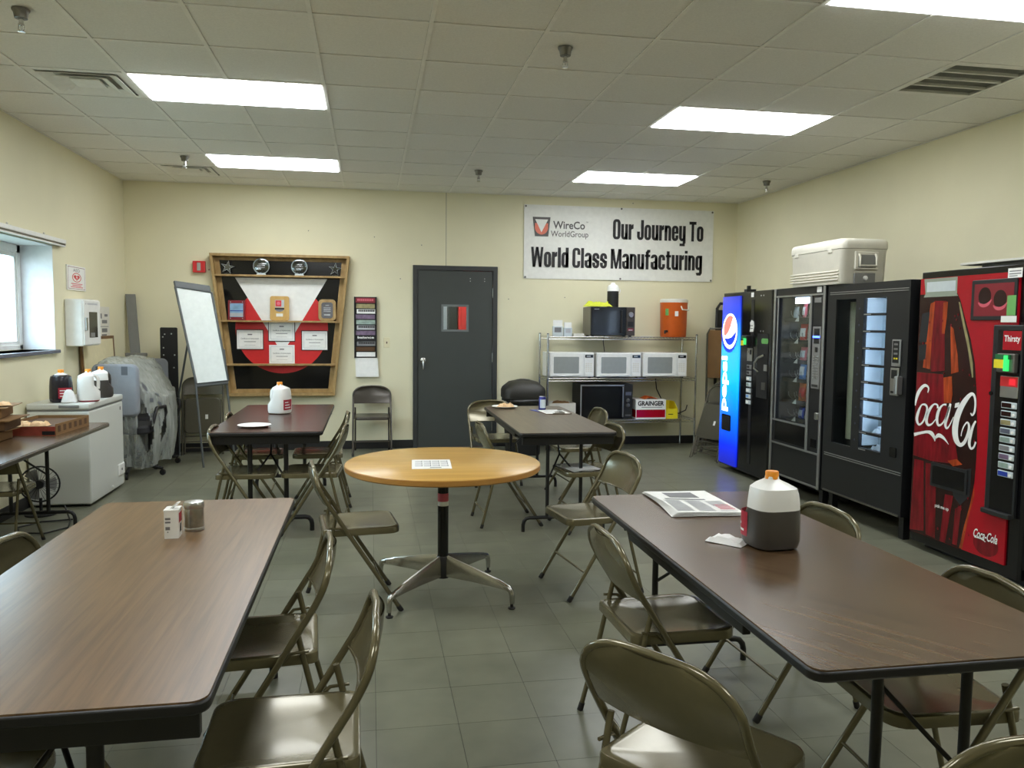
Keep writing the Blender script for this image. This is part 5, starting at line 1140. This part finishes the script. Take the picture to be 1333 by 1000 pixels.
# wrapped office chairs
def office_chair(label, loc, rz, high=False):
    t = thing('office_chair', label, 'chair', loc, rz, 'wrapped office chairs')
    for k in range(5):
        a = 2*PI*k/5; lg_ = MB().tube([(.03*math.cos(a), .03*math.sin(a), .1), (.18*math.cos(a), .18*math.sin(a), .09), (.3*math.cos(a), .3*math.sin(a), .065)], [.022, .018, .014], 8).build('base_arm', 'black', t, 60)
        MB().lathe([(.001, -.011), (.028, -.01), (.028, .01), (.001, .011)], 14).xf(Matrix.Translation((.3*math.cos(a), .3*math.sin(a), .028)) @ Matrix.Rotation(a, 4, 'Z') @ Matrix.Rotation(PI/2, 4, 'X')).build('caster', 'black', lg_, 40)
    MB().bar((0, 0, .08), (0, 0, .42), .025, 12).build('gas_lift', 'black', t, 60)
    MB().prism_z(rrect(-.24, .24, -.22, .24, .08), .42, .5).build('seat', 'dark_fabric', t, 40, bevel=.02)
    MB().prism_y(rrect(-.22, .22, .6, 1.09, .06), -.29, -.23).build('backrest', 'grey_fabric', t, 40, bevel=.02)
    MB().bar((0, -.2, .44), (0, -.26, .7), .02, 8).build('back_post', 'black', t, 60)
    for s in (-1, 1): MB().tube([(s*.25, -.1, .46), (s*.29, -.1, .62), (s*.28, -.05, .66), (s*.28, .12, .66), (s*.28, .14, .6), (s*.25, .08, .46)], .017, 8).build('armrest', 'black', t, 60)
    return t
oc = office_chair('plastic wrapped office chair nearest the freezer', (-2.29, 8.2, 0), R(-12)); MB().box(-.17, -.11, -.292, -.29, .98, 1.07).build('tape_strip', 'grey_tape', oc); MB().box(.07, .13, -.292, -.29, .99, 1.07).build('tape_strip', 'grey_tape', oc); office_chair('plastic wrapped office chair by the back wall', (-2.3, 8.9, 0), R(-160))
# draped film
rnd = random.Random(11); ph = [rnd.uniform(0, 6.28) for _ in range(8)]
CXp, CYp = -2.3, 8.52
def drape(u, v):
    a = 2*PI*u; c, s = math.cos(a), math.sin(a); k = (abs(c)**3.2+abs(s)**3.2)**(-1/3.2)
    q = min(1, v/.35); fold = 0; r_ = q; w_ = 0
    if v >= .35:
        w_ = (v-.35)/.65
        fold = .04*math.sin(8*a+ph[2]+2*w_)+.03*math.sin(15*a+ph[3]-3*w_)+.016*math.sin(29*a+ph[4]+4*w_)
        r_ = 1.0+fold*(.2+w_)+.1*math.sin(PI*w_)**1.2-.1*w_
    x = CXp+.295*r_*c*k; y = CYp+.56*r_*s*k
    top = 1.13-.36*sst(-2.34, -1.98, CXp+.295*q*c*k)-.03*sst(.6, 1, q)+.016*math.sin(10*c*q+ph[0]+4*s*q)*q+.012*math.sin(23*c*q-9*s*q+ph[1])*q
    return (x, y, max(top-(top-.1)*w_+.02*math.sin(5*a+ph[5])*w_, .05))
NU, NV = 176, 44
m_ = MB().grid(drape, NU, NV); kept = []
for n_, f in enumerate(m_.f):
    iu, iv = n_ % NU, n_//NU; u, v = (iu+.5)/NU, (iv+.5)/NV
    # two torn slits on the side that faces the room
    if .42 < v < .88 and abs(u-(.845+.05*(v-.65))) < .028*math.sin(PI*(v-.42)/.46): continue
    if .5 < v < .8 and abs(u-(.925-.1*(v-.65))) < .016*math.sin(PI*(v-.5)/.3): continue
    kept.append(f)
m_.f = kept
o = m_.build('plastic_sheet', 'plastic_film', None, 70); tag(o, 'cloudy plastic sheet draped over the office chairs in corner', 'plastic sheet')
for u0, v0, du, dv in ((.79, .37, .012, .05), (.865, .4, .014, .035), (.9, .41, .014, .03), (.935, .42, .014, .03), (.84, .3, .02, .03), (.89, .33, .02, .02), (.775, .5, .008, .06)):
    def tp(u, v, u0=u0, v0=v0, du=du, dv=dv):
        p = Vector(drape(u0+du*u, v0+dv*v)); n = Vector((p.x-CXp, (p.y-CYp)*.4, .25)).normalized()*.006
        return tuple(p+n)
    MB().grid(tp, 3, 3).build('tape_strip', 'grey_tape', o, 60)
# side table: cardboard trays, rolls ; fan under the table
t = thing('cardboard_tray', 'open flat cardboard tray with red printing on side table', 'tray', (-2.2, 5.92, TH), R(-3))
TX, TY, tz = .17, .27, .075
MB().box(-TX, TX, -TY, TY, .0005, .004).build('bottom', 'cardboard_dark', t)
MB().box(-TX, TX, -TY-.004, -TY, 0, tz-.015).build('front_wall', 'cardboard_red', t); MB().box(-TX, TX, TY, TY+.004, 0, tz).build('back_wall', 'cardboard', t); MB().box(-TX-.004, -TX, -TY, TY, 0, tz).build('side_wall', 'cardboard', t)
sw_ = MB().box(TX, TX+.004, -TY, TY, 0, tz).build('side_wall', 'cardboard', t)
for k in range(6): MB().box(TX+.004, TX+.0055, -TY+.03+k*.085, -TY+.07+k*.085, .02, .06).build('cut_out', 'cardboard_dark', sw_)
MB().box(TX-.08, TX, -TY-.006, -TY-.004, .005, .03).build('hand_hole', 'soft_black', t)
MB().box(-TX, TX, -TY, TY, .05, .054).build('liner', 'cardboard', t).data.materials[0] = MATS['cardboard_dark']
crumple('bread_roll', 'pale bun lying on the cardboard tray, left one', 'bread', (-2.28, 5.72, TH+.055), .2, .12, .09, .035, 'bread', 21); crumple('bread_roll', 'broken bun lying on the cardboard tray, right one', 'bread', (-2.165, 5.72, TH+.055), .1, .11, .08, .034, 'bread', 22)
for k, (z, w_, lab) in enumerate(((.0, .2, 'bottom crushed carton of the stack at left frame edge'), (.075, .23, 'middle crushed carton of the stack at left frame edge'), (.15, .17, 'top crushed carton of the stack at left frame edge'))):
    t = thing('crushed_carton', lab, 'carton', (-2.44+.02*k, 5.42+.02*k, TH+z), R(5*k), 'crushed cartons')
    MB().box(-.2, w_-.03, -.15, .15, 0.0005, .062).build('body', ('cardboard', 'cardboard_dark', 'cardboard')[k], t, bevel=.006)
    MB().add([(-.2, -.16, .064), (w_, -.17, .06), (w_+.03, .12, .07), (-.2, .15, .066), (-.2, -.16, .071), (w_, -.17, .066), (w_+.03, .12, .074), (-.2, .15, .073)], [(3, 2, 1, 0), (4, 5, 6, 7), (0, 1, 5, 4), (1, 2, 6, 5), (2, 3, 7, 6), (3, 0, 4, 7)]).build('flap', 'cardboard', t)
crumple('food_scrap', 'scrap of pale bun on the carton stack', 'bread', (-2.27, 5.42, TH+.224), .5, .1, .1, .025, 'bread', 31)
t = thing('floor_fan', 'dark round fan standing on the floor under side table', 'fan', (-2.5, 6.56, 0), R(10)); t.scale = (.8, .8, .8)
MB().tube([(.17*math.cos(R(a)), 0, .3+.17*math.sin(R(a))) for a in range(0, 360, 12)], .008, 6, closed=True).build('outer_ring', 'soft_black', t, 60)
for k in range(24):
    a = R(15*k); MB().tube([(.03*math.cos(a), -.05, .3+.03*math.sin(a)), (.11*math.cos(a), -.045, .3+.11*math.sin(a)), (.168*math.cos(a), 0, .3+.168*math.sin(a))], .002, 4).build('guard_wire', 'soft_black', t)
MB().lathe([(.04, -.04), (.045, 0), (.03, .09)], 16).xf(Matrix.Translation((0, 0, .3)) @ Matrix.Rotation(-PI/2, 4, 'X')).build('motor', 'soft_black', t, 40)
for k in range(3):
    a = R(120*k); MB().grid(lambda u, v: ((.03+.12*v)*math.cos(a+(u-.5)*.9), -.02+.03*(u-.5), .3+(.03+.12*v)*math.sin(a+(u-.5)*.9)), 5, 3).build('blade', 'grey_panel', t, 60)
MB().bar((0, .02, .02), (0, .02, .16), .014, 8).build('post', 'soft_black', t); MB().lathe([(.14, 0), (.14, .012), (.03, .03)], 24, (0, .02, 0)).build('base', 'soft_black', t, 40)
t = thing('power_cord', 'black cord looping on the floor under side table', 'cord', (0, 0, 0))
MB().tube([(-2.28, 6.42, .1), (-2.2, 6.3, .008), (-2.15, 6.1, .008), (-2.25, 5.95, .008), (-2.42, 5.98, .008), (-2.5, 6.15, .008), (-2.4, 6.3, .008), (-2.2, 6.35, .008)], .006, 6).build('cable', 'black', t, 60)


# ================================================================== WIRE SHELF AND WHAT IS ON IT
SX0, SX1, SY0, SY1 = 2.03, 3.86, 9.04, 9.49
SZ = [.375, .872, 1.36]
t = thing('wire_shelf', 'chrome wire shelving unit with three levels against back wall', 'shelf', (0, 0, 0))
for x in (SX0, SX1):
    for y in (SY0, SY1):
        p_ = MB().bar((x, y, .025), (x, y, 1.385), .0125, 12).build('post', 'chrome', t, 60); MB().lathe([(.016, 0), (.018, .008), (.007, .012), (.007, .03)], 12, (x, y, 0)).build('foot', 'steel', p_, 40); MB().lathe([(.0135, 1.385), (.0135, 1.392), (.008, 1.395)], 12, (x, y, 0)).build('cap', 'black', p_, 40)
for z in SZ:
    for y in (SY0, SY1):
        MB().bar((SX0, y, z-.004), (SX1, y, z-.004), .004, 6).bar((SX0, y, z-.034), (SX1, y, z-.034), .004, 6).build('shelf_rail', 'chrome', t, 60)
        n = 46; MB().tube([(SX0+(SX1-SX0)*i/(2*n), y, z-.006 if i % 2 else z-.032) for i in range(2*n+1)], .0022, 5).build('truss_wire', 'chrome', t, 60, kind='stuff')
    for x in (SX0, SX1): MB().bar((x, SY0, z-.004), (x, SY1, z-.004), .004, 6).bar((x, SY0, z-.034), (x, SY1, z-.034), .004, 6).build('end_rail', 'chrome', t, 60)
    m_ = MB()
    for k in range(72): x = SX0+.02+k*(SX1-SX0-.04)/71; m_.bar((x, SY0, z-.0025), (x, SY1, z-.0025), .0025, 4)
    m_.build('deck_wires', 'chrome', t, 60, kind='stuff')
    for y in (9.18, 9.35): MB().bar((SX0, y, z-.007), (SX1, y, z-.007), .003, 5).build('cross_wire', 'chrome', t, 60)
def microwave(label, x0, x1, z, h_, kind, y=9.04, depth=.36, group=None):
    t = thing('microwave', label, 'microwave', (x0, y+.012, z), 0, 'microwaves'); w_ = x1-x0
    wm = 'white' if kind == 'white' else 'soft_black'
    box(0, w_, .02, depth, .012, h_).build('case', wm if kind != 'brown' else 'chair_brown', t, bevel=.006)
    for x in (.04, w_-.04): box(x-.015, x+.015, .05, .08, 0, .012).build('foot', 'black', t); box(x-.015, x+.015, depth-.08, depth-.05, 0, .012).build('foot', 'black', t)
    f = .77
    if kind == 'white':
        d_ = box(.004, w_*f, 0, .02, .014, h_-.004).build('door', 'white_gloss', t, bevel=.005); MB().prism_y(rrect(w_*.1, w_*f-.06, .055, h_-.05, .01), -.0015, 0).build('door_window', 'screen_grey', d_)
        MB().prism_y(rrect(.02, w_*f-.015, .03, h_-.02, .015), -.0007, 0).build('door_bezel', 'white', d_); MB().tube([(.03, 0, .032), (w_*.3, -.012, .026), (w_*f-.03, 0, .034)], .006, 6).build('handle', 'white_gloss', d_, 60)
        p_ = box(w_*f+.002, w_-.004, 0, .02, .014, h_-.004).build('control_panel', 'white_gloss', t, bevel=.004); MB().box(w_*f+.014, w_-.014, -.0012, 0, h_-.06, h_-.025).build('display', 'dark_glass', p_)
        MB().rect_y(w_*f+.03, w_*f+.08, h_-.048, h_-.036, -.0016).build('digits', 'pale_ink', p_)
        for r_ in range(5):
            for c in range(3): MB().box(w_*f+.02+c*.028, w_*f+.04+c*.028, -.001, 0, .075+r_*.022, .088+r_*.022).build('button', 'off_white', p_)
        MB().box(w_*f+.02, w_-.02, -.003, 0, .025, .055).build('open_button', 'white', p_, bevel=.002)
    elif kind == 'brown':
        f = .8; d_ = box(.0, w_*f, 0, .02, .012, h_-.002).build('door', 'gloss_black', t, bevel=.003); MB().prism_y(rrect(.05, w_*f-.12, .05, h_-.05, .012), -.0015, 0).build('door_window', 'dark_glass', d_); MB().box(.04, .1, -.001, 0, h_-.03, h_-.024).build('badge', 'pale_ink', d_)
        MB().box(w_*f-.07, w_*f-.05, -.02, 0, .04, h_-.04).build('handle', 'soft_black', d_, bevel=.005)
        p_ = box(w_*f+.002, w_, 0, .02, .012, h_-.002).build('control_panel', 'chair_brown', t, bevel=.003); MB().lathe([(.034, 0), (.034, .006), (.026, .02), (.01, .021)], 20).xf(Matrix.Translation((w_*.9, 0, h_-.09)) @ Matrix.Rotation(PI/2, 4, 'X')).build('dial', 'steel', p_, 40)
        MB().box(w_*f+.02, w_-.02, -.003, 0, .07, .1).build('label_strip', 'dark_red', p_); MB().box(w_*f+.03, w_-.03, -.0036, -.003, .075, .085).build('strip_print', 'pale_ink', p_); MB().box(w_*f+.02, w_-.02, -.003, 0, .12, .18).build('key_field', 'soft_black', p_)
    else:
        f = .83; d_ = box(.0, w_*f, 0, .02, .012, h_-.002).build('door', 'gloss_black', t, bevel=.003); MB().box(-.002, w_*f, -.004, 0, h_-.018, h_-.004).build('chrome_strip', 'silver', d_); MB().box(-.002, .012, -.004, 0, .02, h_-.018).build('chrome_strip', 'silver', d_); MB().prism_y(rrect(.04, w_*f-.05, .04, h_-.05, .02), -.0015, 0).build('door_window', 'dark_glass', d_); MB().box(w_*f-.02, w_*f-.006, -.02, 0, .03, h_-.03).build('handle', 'silver', d_, bevel=.004)
        p_ = box(w_*f+.002, w_, 0, .02, .012, h_-.002).build('control_panel', 'sill', t, bevel=.003); p_.data.materials[0] = MATS['soft_black']
        for z_ in (.17, .23): MB().lathe([(.024, 0), (.022, .015), (.01, .017)], 18).xf(Matrix.Translation((w_*.91, 0, z_)) @ Matrix.Rotation(PI/2, 4, 'X')).build('dial', 'dull_metal', p_, 40)
        MB().box(w_*f+.02, w_-.02, -.002, 0, .29, .33).build('key_field', 'blue_ink', p_).data.materials[0] = MATS['sill']; MB().box(w_*f+.02, w_-.02, -.003, 0, .04, .06).build('label_strip', 'dull_metal', p_)
    return t
microwave('white microwave on the middle shelf, leftmost of three', 2.05, 2.595, SZ[1], .3, 'white'); microwave('white microwave on the middle shelf between two others', 2.625, 3.175, SZ[1], .298, 'white'); microwave('white microwave on the middle shelf, rightmost of three', 3.2, 3.75, SZ[1], .298, 'white')
microwave('dark brown microwave on the top shelf with dial', 2.545, 3.085, SZ[2], .35, 'brown'); microwave('big black microwave on the lowest shelf with chrome trim', 2.435, 3.075, SZ[0], .42, 'black', depth=.4)
t = thing('drink_cooler', 'orange round drink cooler with white lid on top shelf', 'cooler', (3.63, 9.22, SZ[2]))
MB().lathe([(.148, 0), (.155, .01), (.163, .4), (.166, .405), (.166, .415)], 36).build('body', 'orange', t, 40); MB().lathe([(.168, .415), (.17, .43), (.168, .45), (.15, .458), (.02, .46)], 36).build('lid', 'off_white', t, 40)
MB().tube([(.03, -.162, .37), (.035, -.19, .33), (.14, -.13, .325), (.145, -.115, .365)], .008, 8).build('handle', 'off_white', t, 60)
MB().box(-.045, -.005, -.166, -.155, .25, .31).build('label', 'paper', t); MB().box(-.14, -.105, -.118, -.09, .26, .34).build('sticker', 'sticker_green', t)
MB().tube([(-.12, -.1, .07), (-.16, -.14, .07), (-.16, -.14, .04)], [.016, .014, .009], 8).build('spigot', 'black', t, 60)
t = thing('water_jug', 'black insulated jug with white lid on the brown microwave', 'jug', (2.853, 9.2, SZ[2]+.35))
MB().lathe([(.066, 0), (.068, .01), (.068, .19)], 28).build('body', 'soft_black', t, 40); MB().lathe([(.069, .19), (.069, .235), (.055, .26), (.03, .27), (.022, .29), (.01, .292)], 28).build('lid', 'white', t, 40); MB().tube([(.066, 0, .22), (.09, 0, .21), (.085, 0, .17), (.068, 0, .16)], .006, 6).build('handle', 'white', t, 60)
crumple('yellow_rag', 'bright yellow-green cloth lying on the brown microwave', 'cloth', (2.68, 9.22, SZ[2]+.35), .1, .3, .2, .075, 'lime', 14, 10)
for k, (x, w_, h_, lab) in enumerate(((2.1, .12, .19, 'white leaflet holder at left end of the top shelf'), (2.235, .1, .165, 'second white leaflet holder on the top shelf'))):
    t = thing('leaflet_holder', lab, 'leaflets', (x, 9.1, SZ[2]), R(-4+8*k), 'leaflet holders'); MB().box(0, w_, 0, .04, 0, h_*.62).build('pocket', 'acrylic', t, bevel=.003); MB().box(.006, w_-.006, .006, .03, h_*.02, h_).build('leaflets', 'paper', t); MB().rect_y(.02, w_-.02, h_*.25, h_*.55, -.0006).build('print', 'pale_ink' if k else 'grey_ink', t)
t = thing('small_tray', 'small pale tray beside the leaflet holders', 'tray', (2.36, 9.12, SZ[2])); MB().box(0, .12, 0, .1, 0, .004).build('base', 'off_white', t); MB().box(0, .12, -.004, 0, 0, .035).build('rim', 'off_white', t)
MB().box(-.004, 0, 0, .1, 0, .035).build('rim', 'off_white', t); MB().box(.12, .124, 0, .1, 0, .035).build('rim', 'off_white', t)
t = thing('spoon', 'pale spoon lying on the top shelf near the orange cooler', 'spoon', (3.25, 9.1, SZ[2])); MB().tube([(-.08, 0, .006), (.03, 0, .008), (.05, 0, .006)], [.004, .004, .006], 6).lathe([(.001, .002), (.02, .006), (.022, .01)], 12, (.07, 0, 0)).build('bowl', 'off_white', t, 50)
# lower shelf: catalogue box, yellow box, plastic tray
t = thing('catalogue_box', 'red and white carton with bold black lettering on lowest shelf', 'box', (3.12, 9.055, SZ[0]))
MB().box(0, .375, 0, .3, 0, .115).build('red_base', 'coke_red', t); cb = MB().box(-.0005, .3755, -.0006, .3, .115, .235).build('white_band', 'paper', t); MB().box(-.001, .376, -.001, .3, 0, .02).build('bottom_band', 'paper', t)
MB().box(-.0011, .006, -.0011, 0, .02, .115).build('edge_band', 'paper', t); MB().box(.37, .3761, -.0011, 0, .02, .115).build('edge_band', 'paper', t)
MB().text('GRAINGER', .075, .188, .165, -.0012, width=.33, bold=.003, align='CENTER').build('lettering', 'ink', cb); MB().rect_y(.07, .33, .14, .147, -.0012).build('small_lettering', 'grey_ink', cb)
t = thing('orange_rag', 'orange cloth poking out of the red and white carton', 'cloth', (3.33, 9.2, SZ[0]+.235)); MB().grid(lambda u, v: (-.09+.18*u, -.1+.2*v, .002+.03*abs(math.sin(4*u+3*v))*math.sin(PI*u)), 8, 8).build('rag', 'orange', t, 50)
t = thing('parts_bin', 'yellow parts bin at right end of the lowest shelf', 'bin', (3.505, 9.07, SZ[0]))
MB().prism_x([(0, 0), (.28, 0), (.28, .2), (.12, .2), (0, .12)], 0, .004).build('side', 'yellow', t); MB().prism_x([(0, 0), (.28, 0), (.28, .2), (.12, .2), (0, .12)], .146, .15).build('side', 'yellow', t); MB().box(.004, .146, 0, .004, 0, .12).build('front', 'yellow', t); MB().box(.004, .146, .276, .28, 0, .2).build('back', 'yellow', t); MB().box(.004, .146, .004, .276, 0, .004).build('bottom', 'yellow', t); MB().rect_y(.03, .09, .05, .06, -.0006).build('label', 'ink', t)
t = thing('plastic_crate', 'pale plastic tray with clutter on lowest shelf behind the trash can', 'tray', (2.06, 9.06, SZ[0])); MB().box(0, .32, 0, .3, 0, .006).build('base', 'off_white', t)
for a in ((0, .32, 0, .006), (0, .32, .294, .3), (0, .006, .006, .294), (.314, .32, .006, .294)): MB().box(*a, 0, .2).build('wall', 'off_white', t)
crumple('food_packet', 'brown packet lying in the pale tray', 'packet', (2.24, 9.2, SZ[0]+.17), 0, .2, .18, .05, 'cardboard', 41)
# cords
t = thing('power_cord', 'thin black cord hanging below the top shelf', 'cord', (0, 0, 0), 0); MB().tube([(2.83, 9.42, 1.4), (2.84, 9.53, 1.3), (2.86, 9.535, 1.18), (2.85, 9.5, 1.1)], .005, 6).build('cable', 'black', t, 60)
t = thing('power_cord', 'black cord sagging at right end of the lowest shelf', 'cord', (0, 0, 0), 0); MB().tube([(3.5, 9.45, .87), (3.54, 9.5, .7), (3.6, 9.46, .56), (3.72, 9.42, .45), (3.8, 9.4, .4), (3.9, 9.42, .44), (3.93, 9.45, .5)], .007, 6).build('cable', 'black', t, 60)
# trash can
t = thing('trash_can', 'large black trash can with domed lid beside the door', 'trash can', (1.73, 8.98, 0))
def rr(k, z, r=.08): return [(x, y, z) for x, y in rrect(-.225*k, .225*k, -.2*k, .2*k, r)]
MB().rings([rr(.8, 0), rr(.82, .01), rr(.97, .6), rr(1.0, .605), rr(1.0, .63)]).build('bin', 'soft_black', t, 40)
MB().rings([[(x*(1+.01*math.sin(9*math.atan2(y, x))), y*(1+.01*math.sin(9*math.atan2(y, x))), z+.008*math.sin(7*math.atan2(y, x))) for x, y, z in rr(k, z)] for k, z in ((.995, .54), (1.015, .55), (1.025, .6), (1.03, .64), (1.0, .65))], False, False).build('liner_bag', 'gloss_black', t, 40)
MB().rings([rr(1.03, .65), rr(1.06, .66), rr(1.06, .74), rr(1.0, .775), rr(.7, .84), rr(.3, .865), rr(.05, .868)]).build('lid', 'lid_dark', t, 40)
S.cycles.max_bounces = 8; S.cycles.diffuse_bounces = 5; S.cycles.glossy_bounces = 3; S.cycles.transmission_bounces = 4; S.cycles.transparent_max_bounces = 10
S.cycles.caustics_reflective = False; S.cycles.caustics_refractive = False
